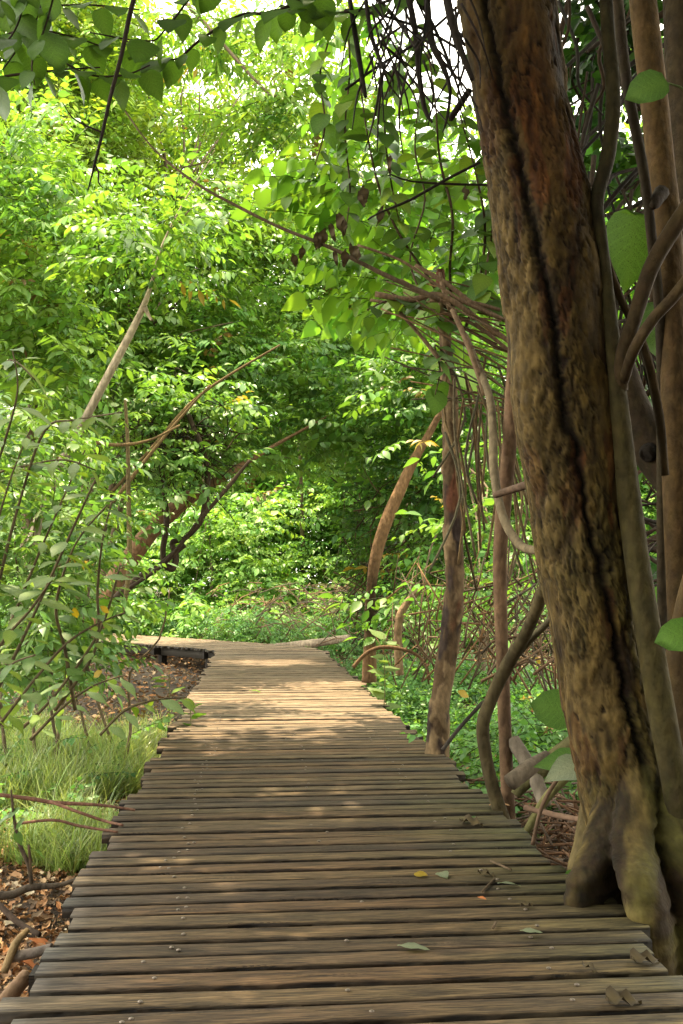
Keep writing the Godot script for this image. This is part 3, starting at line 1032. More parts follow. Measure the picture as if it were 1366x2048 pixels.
	part("wood", tube_mesh(line([[990, 990, 3.75, 7], [1030, 977, 3.65, 8], [1080, 962, 3.5, 10]]), 5, 9, Color(0.13, 0.085, 0.055), 0.1, 8.0), M.bark, o)

	var gap := thing("tilted_tree", "orange-brown leaning trunk on the far edge of the undergrowth by the bend", "tree", at(740, 1350, 9.6))
	part("trunk", tube_mesh(line([[738, 1365, 9.6, 14.0], [740, 1280, 9.6, 11.7], [741, 1200, 9.6, 10.9], [750, 1120, 9.6, 10.9], [770, 1050, 9.6, 10.9], [800, 980, 9.6, 10.1], [828, 920, 9.6, 8.6], [862, 860, 9.6, 7.0], [900, 780, 9.6, 4.7], [905, 700, 9.6, 3.1]]), 8, 16, Color(0.14, 0.082, 0.04), 0.22, 5.0, 0.7), M.bark, gap)
	scatter("foliage", gap, ["oval0", "oval1", "heart1"], [cl(720, 760, 10.5, 0.9, 0.7, 0.8), cl(800, 830, 10.5, 0.7, 0.6, 0.7, 0.7), cl(650, 830, 12.0, 0.9, 0.7, 0.9), cl(830, 700, 10.0, 0.7, 0.7, 0.7, 0.8), cl(690, 930, 12.0, 0.8, 0.6, 0.8), cl(850, 840, 9.2, 0.4, 0.35, 0.35)], Color(0.07, 0.165, 0.045), Color(0.16, 0.31, 0.065), 95.0, 0.75)

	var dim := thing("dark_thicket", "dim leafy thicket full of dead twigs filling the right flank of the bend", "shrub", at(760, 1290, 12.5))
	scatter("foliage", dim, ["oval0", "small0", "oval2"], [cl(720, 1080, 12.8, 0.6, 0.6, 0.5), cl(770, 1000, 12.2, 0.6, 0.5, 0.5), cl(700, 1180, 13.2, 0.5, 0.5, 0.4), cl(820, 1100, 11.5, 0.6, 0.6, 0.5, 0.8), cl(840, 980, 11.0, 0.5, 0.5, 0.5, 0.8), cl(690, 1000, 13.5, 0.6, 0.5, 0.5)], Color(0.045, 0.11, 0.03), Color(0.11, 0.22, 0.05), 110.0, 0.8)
	var dt := Mb.new()
	for k in 260:
		var c := at(rf(650, 860), rf(960, 1290), rf(11.0, 13.0))
		if blocked(c):
			continue
		var dv := Vector3(rf(-0.6, 0.6), rf(-0.8, 0.8), rf(-0.3, 0.3))
		tube(dt, [[c - dv * 0.5, 0.009], [c + Vector3(rf(-0.08, 0.08), 0, 0), 0.007], [c + dv * 0.5, 0.003]], 1, 4, vary(Color(0.11, 0.07, 0.04), 0.4))
	part("dead_twigs", dt.done(), M.stem, dim, "stuff")
	o = thing("young_trunk", "short pale curved stem near the orange-brown leaning trunk", "tree", at(798, 1340, 8.6))
	part("trunk", tube_mesh(line([[800, 1350, 8.6, 8], [796, 1290, 8.6, 8], [798, 1240, 8.6, 8], [815, 1205, 8.6, 7], [840, 1180, 8.6, 6]]), 6, 9, Color(0.24, 0.16, 0.09), 0.12, 6.0), M.bark, o)
	o = thing("arched_twig", "thin orange twig arching over low green plants beside the deck", "twig", at(780, 1320, 7.9))
	part("stem", tube_mesh(line([[706, 1335, 7.9, 4], [735, 1305, 7.9, 4], [770, 1294, 7.9, 4], [820, 1303, 7.9, 3.5], [848, 1325, 7.9, 3], [860, 1360, 7.9, 3]]), 6, 6, Color(0.17, 0.1, 0.05), 0.1, 8.0), M.stem, o)

# ---------------------------------------------------------------- leaning trees on the left
func build_left_trees() -> void:
	var o := thing("leaning_tree", "pale grey trunk leaning toward the boardwalk out of the thicket", "tree", at(60, 1330, 8.2))
	part("trunk", tube_mesh(line([[10, 1340, 8.2, 11.5], [60, 1100, 8.2, 10.7], [112, 950, 8.2, 9.8], [150, 880, 8.2, 9.4], [185, 810, 8.2, 8.6], [225, 735, 8.2, 7.8], [262, 665, 8.2, 7.0], [288, 610, 8.2, 5.7], [302, 570, 8.2, 3.7], [325, 490, 8.2, 2.5], [370, 400, 8.3, 1.6], [420, 320, 8.4, 0.8]]), 7, 14, Color(0.4, 0.33, 0.23), 0.12, 4.0, 0.35), M.bark, o)
	part("limb", tube_mesh(line([[288, 612, 8.2, 5], [300, 636, 8.15, 3], [304, 640, 8.1, 2]]), 3, 7, Color(0.27, 0.215, 0.15), 0.1, 4.0), M.bark, o)
	scatter("foliage", o, ["oval0", "oval1", "lean0", "oval2"], [
		cl(60, 330, 9.5, 1.1, 0.8, 0.9), cl(240, 380, 10.0, 1.1, 0.8, 0.9), cl(70, 480, 9.0, 1.0, 0.8, 0.9), cl(230, 520, 9.5, 1.0, 0.8, 0.9), cl(390, 470, 10.5, 1.0, 0.8, 0.9), cl(400, 600, 10.5, 1.0, 0.7, 0.8),
		cl(310, 500, 7.9, 0.4, 0.28, 0.3, 0.7) + [1], cl(340, 430, 8.3, 0.55, 0.4, 0.4, 0.7) + [1], cl(90, 640, 8.8, 0.9, 0.7, 0.8), cl(230, 690, 9.6, 0.9, 0.6, 0.7)], Color(0.12, 0.25, 0.05), Color(0.24, 0.4, 0.075), 125.0, 0.8)

	o = thing("sloping_tree", "orange-brown trunk sloping low over the bend under a leafy hanging tangle", "tree", at(215, 1225, 10.4))
	part("trunk", tube_mesh(line([[170, 1280, 10.4, 23.4], [215, 1190, 10.4, 21.8], [255, 1125, 10.4, 19.5], [300, 1065, 10.4, 17.9], [340, 1025, 10.4, 17.2], [385, 990, 10.4, 14.8], [430, 965, 10.4, 10.1], [480, 932, 10.5, 6.2], [560, 885, 10.8, 3.9], [660, 830, 11.2, 1.6]]), 7, 14, Color(0.27, 0.16, 0.085), 0.13, 4.0, 0.35), M.bark, o)
	scatter("foliage", o, ["oval0", "oval1", "oval2"], [
		cl(330, 820, 10.3, 0.55, 0.3, 0.35) + [1], cl(260, 750, 10.0, 0.5, 0.35, 0.35) + [1], cl(430, 840, 10.8, 0.5, 0.3, 0.4) + [1], cl(480, 900, 11.2, 0.4, 0.2, 0.3, 0.8) + [1], cl(290, 860, 9.8, 0.45, 0.25, 0.3, 0.8) + [1], cl(330, 930, 9.8, 0.35, 0.2, 0.25, 0.8) + [1], cl(260, 1030, 9.4, 0.4, 0.28, 0.25, 0.9) + [1], cl(330, 985, 9.7, 0.3, 0.18, 0.2, 0.8) + [1], cl(400, 930, 10.0, 0.35, 0.2, 0.2, 0.9) + [1], cl(390, 800, 10.0, 0.45, 0.25, 0.3, 0.9) + [1], cl(430, 900, 10.4, 0.3, 0.15, 0.2, 0.7) + [1], cl(220, 930, 9.6, 0.35, 0.3, 0.3, 0.7) + [1], cl(300, 780, 10.9, 0.95, 0.6, 0.7), cl(430, 720, 11.2, 1.0, 0.7, 0.8), cl(560, 700, 12.0, 1.0, 0.7, 0.9), cl(520, 830, 11.8, 1.0, 0.6, 0.8), cl(430, 870, 11.5, 0.7, 0.5, 0.7), cl(620, 900, 13.0, 1.0, 0.6, 0.9), cl(330, 690, 10.5, 0.9, 0.6, 0.7), cl(560, 930, 13.5, 0.8, 0.5, 0.8, 0.8), cl(660, 780, 13.0, 1.0, 0.8, 1.0)], Color(0.11, 0.24, 0.06), Color(0.22, 0.38, 0.085), 85.0, 0.75)
	# dark dead tangle hung in its crown
	var tw := Mb.new()
	for k in 300:
		var mx := 300.0 if k % 3 == 0 else 370.0
		var c := at(mx + 42.0 * rng.randfn(), 880.0 + 38.0 * rng.randfn(), rf(9.8, 10.6))
		var dv := Vector3(rf(-0.55, 0.55), rf(-0.9, 0.25), rf(-0.3, 0.3)) * rf(0.35, 0.95)
		var th := rf(0.002, 0.008)
		tube(tw, [[c, th], [c + dv * 0.35 + Vector3(rf(-0.12, 0.12), rf(-0.03, 0.08), 0), th * 0.9], [c + dv * 0.7 + Vector3(rf(-0.12, 0.12), rf(-0.1, 0.03), 0), th * 0.7], [c + dv + Vector3(rf(-0.1, 0.1), 0, 0), 0.0015]], 2, 4, vary(Color(0.05, 0.035, 0.02), 0.5))
	part("dead_tangle", tw.done(), M.stem, o, "stuff")

	var lianas := [
		["thick dark liana looping down under the sloping trunk", [[372, 820, 10.0, 5], [398, 880, 9.9, 6], [413, 930, 9.9, 6], [414, 985, 9.9, 6], [402, 1040, 9.9, 6], [372, 1075, 9.9, 6], [345, 1085, 9.9, 6], [352, 1110, 9.9, 6], [350, 1128, 9.9, 7], [330, 1135, 9.9, 6]]],
		["dark liana twisted in a tight hook below the dead tangle", [[322, 930, 9.8, 5], [330, 1000, 9.8, 5], [333, 1050, 9.8, 6], [326, 1100, 9.8, 6], [330, 1130, 9.8, 6], [345, 1138, 9.8, 6], [350, 1118, 9.8, 5], [345, 1090, 9.8, 5]]],
		["knotty dark liana running up from the ground to the hooked one", [[205, 1225, 9.7, 9], [245, 1185, 9.7, 9], [280, 1155, 9.7, 8], [315, 1135, 9.7, 7], [350, 1105, 9.8, 6], [370, 1090, 9.8, 5]]],
		["thin brown liana slanting from the hooked liana up into the crown", [[260, 1175, 9.6, 4], [330, 1125, 9.6, 4], [400, 1040, 9.6, 4], [455, 975, 9.6, 4], [500, 920, 9.6, 3]]],
	]
	for q in lianas:
		var l := thing("liana", q[0], "vine", at(q[1][0][0], q[1][0][1], q[1][0][2]))
		part("stem", tube_mesh(line(q[1]), 7, 8, Color(0.07, 0.05, 0.032), 0.12, 8.0), M.stem, l)
	var st := thing("bare_pole", "straight thin olive stem standing in front of the dead tangle", "stem", at(255, 1220, 9.0))
	part("stem", tube_mesh(line([[245, 1235, 9.0, 5], [258, 1130, 9.0, 5], [257, 1000, 9.0, 5], [255, 880, 9.0, 4], [250, 800, 9.0, 3]]), 5, 7, Color(0.2, 0.155, 0.07), 0.08, 8.0), M.stem, st)
	for q in [["slanting tan twig crossing behind the straight olive stem", [[170, 1080, 9.3, 4], [260, 960, 9.3, 4], [340, 860, 9.3, 3], [420, 770, 9.3, 2]]], ["thin tan twig rising from the sloping trunk to the arch of leaves", [[210, 1000, 9.5, 4], [300, 900, 9.5, 3], [400, 790, 9.5, 3], [560, 690, 9.5, 2]]], ["nearly level bare twig beneath the pale leaning trunk's leaves", [[190, 885, 8.9, 4], [240, 890, 8.9, 4], [300, 880, 8.9, 3], [360, 850, 8.9, 2]]]]:
		var l := thing("bare_twig", q[0], "twig", at(q[1][0][0], q[1][0][1], q[1][0][2]))
		part("stem", tube_mesh(line(q[1]), 5, 6, Color(0.22, 0.15, 0.07), 0.08, 8.0), M.stem, l)

# ---------------------------------------------------------------- trees behind
func trunk_to(px: float, d: float, top: Vector3, r: float) -> Array:
	var b := at(px, 1200, d)
	b.y = ground_y(b.x, b.z) - 0.05
	return [[b, r], [b.lerp(top, 0.35) + Vector3(rf(-0.15, 0.15), 0, rf(-0.1, 0.1)), r * 0.8], [b.lerp(top, 0.7) + Vector3(rf(-0.15, 0.15), 0, rf(-0.1, 0.1)), r * 0.62], [top, r * 0.45]]

func build_background() -> void:
	var kinds := ["oval0", "oval1", "oval2", "lean1"]
	var br := Color(0.17, 0.13, 0.08)
	var g := "trees beyond the bend"
	# bright canopy high above the thicket
	tree("canopy_tree", "tall bright yellow-green tree topping the canopy above the pale leaning trunk", "tree", g, trunk_to(60, 13.0, at(90, 420, 13.0), 0.09), ["oval0", "oval1", "lean2"], [cl(20, 180, 13, 1.3, 0.9, 1), cl(150, 110, 13, 1.2, 0.9, 1), cl(180, 270, 13, 1.3, 0.9, 1), cl(50, 20, 13, 1.2, 0.8, 1), cl(30, 330, 12, 1.2, 0.9, 1)], br, Color(0.15, 0.28, 0.045), Color(0.29, 0.41, 0.065), 120.0, 0.85)
	tree("canopy_tree", "light green tree with yellow new shoots beside the open sky", "tree", g, trunk_to(170, 14.0, at(340, 400, 14.0), 0.06), ["lean0", "oval1", "lean2", "small0"], [cl(300, 200, 14, 1.3, 0.9, 1), cl(400, 140, 14, 1.0, 0.7, 0.9, 0.7), cl(330, 330, 13, 1.2, 0.8, 1), cl(430, 300, 14, 1.1, 0.8, 1, 0.8), cl(450, 400, 14, 1.2, 0.7, 1), cl(280, 50, 14, 1.2, 0.8, 0.9), cl(200, -20, 13.5, 1.2, 0.8, 0.9), cl(380, 20, 14.5, 0.9, 0.6, 0.9, 0.8), cl(480, 90, 15, 0.7, 0.5, 0.7, 0.6), cl(500, 290, 14.5, 0.9, 0.5, 0.8), cl(700, 330, 16.0, 1.0, 0.5, 0.8, 0.6), cl(640, 20, 15.5, 0.9, 0.4, 0.7, 0.6)], br, Color(0.15, 0.28, 0.05), Color(0.32, 0.4, 0.07), 115.0, 0.85)
	tree("canopy_tree", "mid green tree in the centre standing under the sky gap", "tree", g, trunk_to(600, 24.5, at(580, 640, 20.0), 0.06), kinds, [cl(480, 660, 18, 1.5, 0.9, 1.2), cl(600, 640, 18, 1.5, 0.9, 1.2), cl(430, 560, 17, 1.2, 0.7, 1, 0.8), cl(620, 500, 17, 1.3, 0.7, 1, 0.7), cl(540, 760, 19, 1.7, 1.0, 1.3), cl(560, 420, 18, 1.0, 0.6, 0.9, 0.45)], br, Color(0.12, 0.26, 0.05), Color(0.25, 0.4, 0.08), 85.0, 1.0)
	tree("canopy_tree", "pale green tree seen through the heart-leaved climbers", "tree", g, trunk_to(800, 14.0, at(800, 560, 14.0), 0.09), kinds, [cl(760, 520, 14, 1.2, 0.8, 1), cl(880, 480, 13, 1.2, 0.9, 1), cl(940, 580, 12, 1.1, 0.9, 1), cl(800, 660, 14, 1.3, 0.8, 1), cl(700, 620, 15, 1.2, 0.8, 1), cl(850, 350, 13, 1.1, 0.7, 0.9, 0.5), cl(960, 350, 12, 0.9, 0.8, 0.9, 0.6)], br, Color(0.12, 0.27, 0.05), Color(0.24, 0.4, 0.08), 105.0, 0.85)
	tree("canopy_tree", "bright tree behind the massive brown trunk, broken up by vines", "tree", g, trunk_to(1200, 10.5, at(1220, 700, 10.5), 0.08), kinds, [cl(1180, 620, 10.5, 0.9, 0.9, 0.9), cl(1290, 560, 10, 0.9, 0.9, 0.9, 0.8), cl(1230, 860, 10.5, 1.0, 0.8, 0.9), cl(1340, 800, 10, 0.9, 0.9, 0.9), cl(1200, 380, 10.5, 0.9, 0.8, 0.9, 0.5), cl(1300, 250, 10, 0.9, 0.8, 0.9, 0.5)], br, Color(0.12, 0.3, 0.05), Color(0.24, 0.44, 0.07), 42.0)
	tree("canopy_tree", "small-leaved tree filling the space beside the slender trunk", "tree", g, trunk_to(950, 11.5, at(950, 800, 11.5), 0.06), ["oval0", "small0", "small1"], [cl(930, 760, 11, 0.9, 0.7, 0.8), cl(960, 900, 11, 0.8, 0.6, 0.8), cl(1010, 1020, 11, 0.8, 0.6, 0.8), cl(860, 900, 11.5, 0.7, 0.7, 0.7, 0.7), cl(960, 1130, 11, 0.9, 0.6, 0.8), cl(960, 1210, 8.4, 0.4, 0.3, 0.35, 0.7), cl(1050, 1150, 7.4, 0.35, 0.35, 0.3, 0.7), cl(840, 1220, 9.4, 0.45, 0.35, 0.35, 0.8), cl(1060, 900, 8.0, 0.4, 0.4, 0.35, 0.6), cl(950, 1050, 8.2, 0.35, 0.4, 0.3, 0.6)], br, Color(0.1, 0.25, 0.05), Color(0.22, 0.4, 0.1), 95.0)
	var wall := []
	for i in 6:
		for j in 4:
			wall.append(cl(-40 + i * 105 + rf(-25, 25), 400 + j * 115 + rf(-25, 25), rf(10.8, 12.2), 0.85, 0.6, 0.7, 0.85 if i < 5 else 0.6))
	tree("canopy_tree", "broad mid green tree filling the space behind the pale leaning trunk", "tree", g, trunk_to(120, 11.8, at(200, 760, 11.8), 0.07), ["oval0", "oval1", "oval2", "lean0", "small1"], wall, br, Color(0.11, 0.24, 0.05), Color(0.26, 0.41, 0.08), 90.0, 0.78)
	wall = []
	for i in 7:
		for j in 4:
			wall.append(cl(-60 + i * 115 + rf(-25, 25), 230 + j * 140 + rf(-25, 25), rf(15.0, 16.5), 1.1, 0.75, 0.9, 0.8 if i < 4 or j > 1 else 0.35))
	tree("canopy_tree", "pale green tree behind the broad mid green one, reaching toward the sky gap", "tree", g, trunk_to(180, 15.5, at(200, 600, 15.5), 0.08), ["oval0", "lean1", "oval2"], wall, br, Color(0.15, 0.29, 0.05), Color(0.28, 0.41, 0.075), 105.0, 0.85)
	wall = []
	for i in 6:
		for j in 3:
			wall.append(cl(150 + i * 105 + rf(-25, 25), 760 + j * 95 + rf(-20, 20) - 25.0 * absf(i - 2.0), rf(13.2, 15.0), 0.95, 0.55, 0.8, 0.8))
	tree("canopy_tree", "dark green tree closing the arch of leaves over the far deck", "tree", g, trunk_to(160, 14.5, at(260, 860, 14.5), 0.07), ["oval0", "oval1", "small1"], wall, br, Color(0.13, 0.27, 0.06), Color(0.24, 0.41, 0.09), 78.0, 0.75)
	var dl := thing("drooping_branch", "drooping branch of narrow leaflets hanging against the bright sky gap", "branch", at(420, 60, 12.0), "")
	part("wood", tube_mesh(line([[330, -40, 12.4, 5], [430, 70, 12.2, 4], [520, 170, 12.0, 3], [560, 190, 11.9, 2], [640, 130, 11.9, 1.5]]), 5, 7, br, 0.1, 8.0), M.stem, dl)
	scatter("foliage", dl, ["lean0", "lean1", "lean2"], [cl(440, 110, 12.2, 0.6, 0.35, 0.4) + [1], cl(520, 70, 12.5, 0.6, 0.3, 0.4, 0.7) + [1], cl(570, 180, 12.0, 0.45, 0.26, 0.3, 0.8) + [1], cl(480, 220, 12.2, 0.6, 0.35, 0.4) + [1], cl(630, 110, 12.0, 0.5, 0.25, 0.3, 0.7) + [1], cl(560, 300, 12.4, 0.65, 0.32, 0.4, 0.9) + [1], cl(350, 60, 12.6, 0.6, 0.4, 0.4) + [1], cl(640, 250, 12.2, 0.5, 0.3, 0.3, 0.7) + [1], cl(610, 20, 12.2, 0.6, 0.25, 0.3, 0.8) + [1], cl(690, 200, 12.6, 0.5, 0.3, 0.3, 0.7) + [1]], Color(0.12, 0.25, 0.05), Color(0.26, 0.38, 0.07), 85.0, 1.05)
	# a wall of thicket farther off
	var spots := [[-150, 24], [60, 22], [260, 25], [420, 22], [560, 24], [700, 23], [850, 22], [1010, 21], [1180, 20], [1350, 20], [1500, 21]]
	var words := ["beyond the pale leaning trunk, nearly hidden", "behind the tall yellow-green tree", "over the far planks of the boardwalk", "straight behind the end of the bend, sunlit", "in the middle of the opening under the arch", "behind the leaning orange-brown trunk", "between the leaning trunk and the rough trunk", "beside the slender trunk, glimpsed", "glimpsed behind the massive trunk", "behind the slim tan trunk", "farthest beyond the slim tan trunk, nearly hidden"]
	for i in spots.size():
		var s: Array = spots[i]
		var top := at(s[0], 860, s[1])
		var clumps := [cl(s[0], 1150, s[1], 1.7, 1.2, 1.3), cl(s[0] - 70, 1070, s[1] + 1.5, 1.7, 1.2, 1.3), cl(s[0] + 70, 930, s[1] + 3.5, 1.9, 1.3, 1.2) + [1], cl(s[0] + 40, 980, s[1], 1.6, 1.1, 1.3), cl(s[0] - 60, 820, s[1] + 1.0, 1.6, 1.2, 1.3), cl(s[0] + 60, 690, s[1] + 1.0, 1.5, 1.1, 1.3, 0.7), cl(s[0] - 40, 1240, s[1] - 1.5, 1.6, 0.7, 1.3)]
		tree("thicket_tree", "sunlit green thicket tree " + words[i], "tree", "far thicket trees", trunk_to(s[0], s[1], top, 0.035), ["oval0", "oval1", "small2"], clumps, br, Color(0.15, 0.32, 0.06), Color(0.3, 0.48, 0.11), 85.0, 1.25)

# ---------------------------------------------------------------- near leaves
func build_near_plants() -> void:
	# shrub with long pale leaves beside the grass
	var o := thing("long_leaved_shrub", "shrub with long pointed dusty green leaves overhanging the grass", "shrub", at(40, 1450, 4.6))
	var forms := ["lean_dusty", "oval_mid", "lean_dusty", "lean_light", "lean_mid", "oval_dusty", "lean_light"]
	var stems := [
		[[-60, 1480, 4.4, 5], [20, 1330, 4.4, 4], [90, 1180, 4.3, 3], [135, 1080, 4.2, 3], [190, 960, 4.1, 2]],
		[[-60, 1480, 4.6, 5], [-10, 1200, 4.6, 4], [40, 1000, 4.6, 3], [90, 860, 4.6, 3], [150, 840, 4.5, 2], [245, 825, 4.4, 2]],
		[[-80, 1200, 4.5, 4], [-30, 1000, 4.5, 3], [10, 880, 4.5, 3], [35, 780, 4.5, 2], [25, 700, 4.5, 1.5]],
		[[150, 1420, 5.0, 4], [130, 1300, 4.9, 4], [112, 1210, 4.8, 3], [150, 1090, 4.7, 2], [215, 1010, 4.6, 2]],
		[[110, 1420, 5.0, 4], [190, 1300, 4.9, 3], [195, 1180, 4.9, 3], [205, 1080, 4.8, 2], [225, 1000, 4.8, 1.5]],
		[[-40, 1500, 4.5, 4], [60, 1370, 4.6, 3], [130, 1290, 4.7, 3], [190, 1250, 4.8, 2], [250, 1225, 4.9, 1.5]],
		[[60, 1480, 5.0, 4], [130, 1410, 5.1, 3], [190, 1370, 5.2, 2], [250, 1350, 5.3, 1.5]],
		[[-60, 1400, 4.3, 4], [0, 1290, 4.2, 3], [60, 1220, 4.2, 3], [110, 1150, 4.1, 2]],
		[[-90, 1100, 4.7, 4], [-20, 960, 4.7, 3], [60, 930, 4.7, 2], [130, 920, 4.6, 2], [190, 940, 4.6, 1.5]],
		[[40, 1460, 4.9, 4], [110, 1390, 4.9, 3], [200, 1260, 5.0, 3], [240, 1130, 5.0, 2]],
		[[-80, 1460, 4.2, 4], [-30, 1380, 4.1, 3], [20, 1330, 4.1, 2], [70, 1310, 4.0, 2]],
		[[-70, 1300, 4.4, 4], [-20, 1100, 4.4, 3], [20, 960, 4.4, 2], [60, 860, 4.4, 1.5]],
		[[-40, 1400, 4.8, 4], [60, 1150, 4.8, 3], [120, 1010, 4.8, 2], [170, 900, 4.8, 1.5]],
		[[-80, 900, 4.9, 3], [-30, 780, 4.9, 2], [20, 720, 4.9, 2], [70, 760, 4.8, 1.5]],
		[[200, 1470, 5.6, 3], [250, 1420, 5.7, 3], [310, 1400, 5.8, 2], [370, 1395, 5.9, 1.5]],
	]
	for s in stems:
		leafy_stem(o, line(s), forms, 0.145, 0.052, 0.12, 0.45, M.leaf_near, Color(0.15, 0.12, 0.065))
	# filler shrubs behind it
	var fill := thing("bank_shrub", "dense mid green shrubbery on the bank behind the long-leaved shrub", "shrub", at(80, 1300, 6.8))
	scatter("foliage", fill, ["lean0", "oval1", "lean1"], [cl(30, 1000, 6.8, 0.6, 0.6, 0.6), cl(60, 1180, 6.6, 0.7, 0.6, 0.6), cl(40, 1190, 7.4, 0.5, 0.45, 0.5), cl(-10, 820, 7.0, 0.6, 0.6, 0.6), cl(70, 1080, 7.6, 0.45, 0.35, 0.5, 0.8), cl(50, 1320, 6.8, 0.45, 0.3, 0.5), cl(-50, 900, 6.4, 0.4, 0.5, 0.5), cl(60, 1090, 6.2, 0.45, 0.4, 0.4), cl(70, 1260, 6.0, 0.5, 0.4, 0.4)], Color(0.11, 0.22, 0.06), Color(0.22, 0.36, 0.1), 110.0, 0.62)
	for k in 9:
		var a := at(rf(-40, 260), 1330, rf(6.4, 7.4))
		a.y = ground_y(a.x, a.z)
		part("stem", tube_mesh(limb_path(a, a + Vector3(rf(-0.5, 0.5), rf(1.0, 2.0), rf(-0.3, 0.3)), 0.012, 0.004, 0.12), 3, 6, Color(0.2, 0.15, 0.09), 0.1, 9.0), M.stem, fill)

	# broad leaves hanging into the top of the picture
	o = thing("overhanging_branch", "dark overhanging branch with broad heart-shaped leaves against the bright canopy", "branch", at(-150, 0, 3.0))
	var dk := ["heart_mid", "heart_mid", "heart_deep", "round_mid", "oval_mid"]
	var bs := [
		[[-160, 60, 2.9, 6], [-60, 30, 2.9, 5], [40, -40, 2.9, 4], [150, -90, 2.9, 3]],
		[[-120, 190, 3.0, 4], [0, 155, 3.0, 3], [120, 140, 3.0, 2], [200, 135, 3.0, 1.5]],
		[[110, -120, 3.1, 3], [80, 20, 3.1, 2], [40, 90, 3.1, 2], [5, 140, 3.1, 1.5]],
		[[130, -100, 2.9, 3], [95, 40, 2.9, 2], [65, 120, 2.9, 2], [70, 170, 2.9, 1]],
		[[700, -60, 3.2, 5], [560, 20, 3.2, 4], [480, 30, 3.2, 3], [400, 80, 3.2, 3], [340, 120, 3.2, 2], [240, 75, 3.2, 1.5]],
		[[420, -60, 3.1, 3], [330, 60, 3.1, 2], [290, 82, 3.1, 2], [180, 65, 3.1, 1.5]],
		[[30, -100, 3.0, 3], [45, 0, 3.0, 2], [30, 60, 3.0, 2], [-10, 110, 3.0, 1.5]],
		[[-60, 110, 3.1, 3], [40, 60, 3.1, 2], [130, 70, 3.1, 2], [210, 95, 3.1, 1.5]],
		[[-40, -10, 3.2, 3], [60, 10, 3.2, 2], [180, 10, 3.2, 2], [280, 20, 3.2, 1.5]],
		[[120, 120, 3.0, 2], [180, 150, 3.0, 2], [250, 150, 3.0, 2], [300, 130, 3.0, 1.5]],
		[[860, -40, 3.4, 4], [740, 15, 3.3, 3], [640, 25, 3.3, 2], [560, 10, 3.3, 2]],
	]
	for s in bs:
		leafy_stem(o, line(s), dk, 0.1, 0.045, 0.0, 0.9, M.leaf_near, Color(0.05, 0.035, 0.025), "twig")
	o = thing("hanging_vine", "thin dark vine hanging straight down from the overhanging branch, forked at its end", "vine", at(272, -20, 2.9))
	part("stem", tube_mesh(line([[285, -60, 2.9, 6], [262, 20, 2.9, 5], [243, 110, 2.9, 4.5], [222, 190, 2.9, 4], [204, 270, 2.9, 3.5], [190, 325, 2.9, 3], [184, 350, 2.9, 2], [176, 380, 2.9, 1.5]]), 6, 7, Color(0.04, 0.03, 0.022), 0.06, 9.0), M.stem, o)
	part("twig", tube_mesh(line([[190, 330, 2.9, 2.5], [197, 345, 2.9, 2], [197, 365, 2.9, 1.5], [206, 376, 2.9, 1]]), 4, 5, Color(0.04, 0.03, 0.022)), M.stem, o)
	part("twig", tube_mesh(line([[205, 265, 2.9, 2], [170, 250, 2.9, 2], [145, 235, 2.9, 1.5], [125, 205, 2.9, 1]]), 4, 5, Color(0.04, 0.03, 0.022)), M.stem, o)

	# big round leaves by the massive trunk
	var big := [
		["large round dark leaf lit green, high in front of the slim tan trunk", "round_deep", 1336, 166, 2.9, Vector3(-1, -0.2, 0.1), Vector3(0.1, 0.35, 1), 0.125],
		["large translucent green leaf behind the Y-shaped branches", "heart_mid", 1270, 430, 4.6, Vector3(-0.1, -1, 0), Vector3(0.3, 0.2, 1), 0.37],
		["big dark green leaf low behind the upper climbing branch", "round_deep", 1330, 600, 4.4, Vector3(-0.2, -1, 0.1), Vector3(-0.4, 0.3, 1), 0.25],
		["glowing pale green leaf standing up beside the massive trunk", "round_mid", 1150, 1430, 3.9, Vector3(-1, 0.35, 0.1), Vector3(0, 0.5, 1), 0.17],
		["bright green leaf folded upward above the grey one, by the trunk", "heart_mid", 1172, 1525, 3.7, Vector3(-1, 0.05, 0.1), Vector3(-0.1, 1, 0.6), 0.19],
		["pale grey-green leaf drooping under the folded one by the trunk", "heart_pale", 1165, 1528, 3.55, Vector3(-1, -0.2, 0.3), Vector3(-0.2, 1, 0.75), 0.15],
		["round glossy leaf hanging over the pale buff stump", "round_mid", 1405, 1268, 3.0, Vector3(-1, 0.03, 0.1), Vector3(0, 0.75, 0.8), 0.135],
		["small bright leaf beneath the roots at the deck's edge", "heart_mid", 1150, 1745, 3.35, Vector3(-0.6, -0.8, 0.2), Vector3(0, 0.5, 1), 0.06],
	]
	for q in big:
		var t := thing("broad_leaf_plant", q[0], "plant", at(q[2], q[3], q[4]), "broad single leaves by the massive trunk")
		var f := at(q[2], q[3], q[4])
		put_leaf(t, q[1], f, q[5], q[6], q[7], M.leaf_near)
		var ax: Vector3 = q[5]
		part("stalk", tube_mesh([[f, 0.003], [f - ax.normalized() * 0.08 + Vector3(0, -0.05, -0.02), 0.004], [f - ax.normalized() * 0.14 + Vector3(0, -0.22, -0.12), 0.005]], 4, 6, Color(0.12, 0.16, 0.06)), M.stem, t)
	# seedlings along the deck
	var sap := [["slim leafy seedling with round grey-green leaves before the leaning trunk", 760, 1370, 8.0, 1270, "heart_dusty", 0.15], ["low seedling with bright pointed leaves at the inner side of the bend", 330, 1390, 7.6, 1340, "oval_light", 0.13], ["small leafy shoot touching the deck edge above the grass", 372, 1440, 6.9, 1400, "oval_mid", 0.14]]
	for q in sap:
		var b := at(q[1], q[2], q[3])
		b.y = ground_y(b.x, b.z)
		var t := thing("seedling", q[0], "plant", b, "seedlings beside the deck")
		var tip := at(q[1] + 8, q[4], q[3])
		leafy_stem(t, [[b, 0.006], [b.lerp(tip, 0.5) + Vector3(0.02, 0, 0), 0.004], [tip, 0.003]], [q[5]], q[6], 0.05, 0.3, 0.2, M.leaf_near, Color(0.2, 0.2, 0.08))

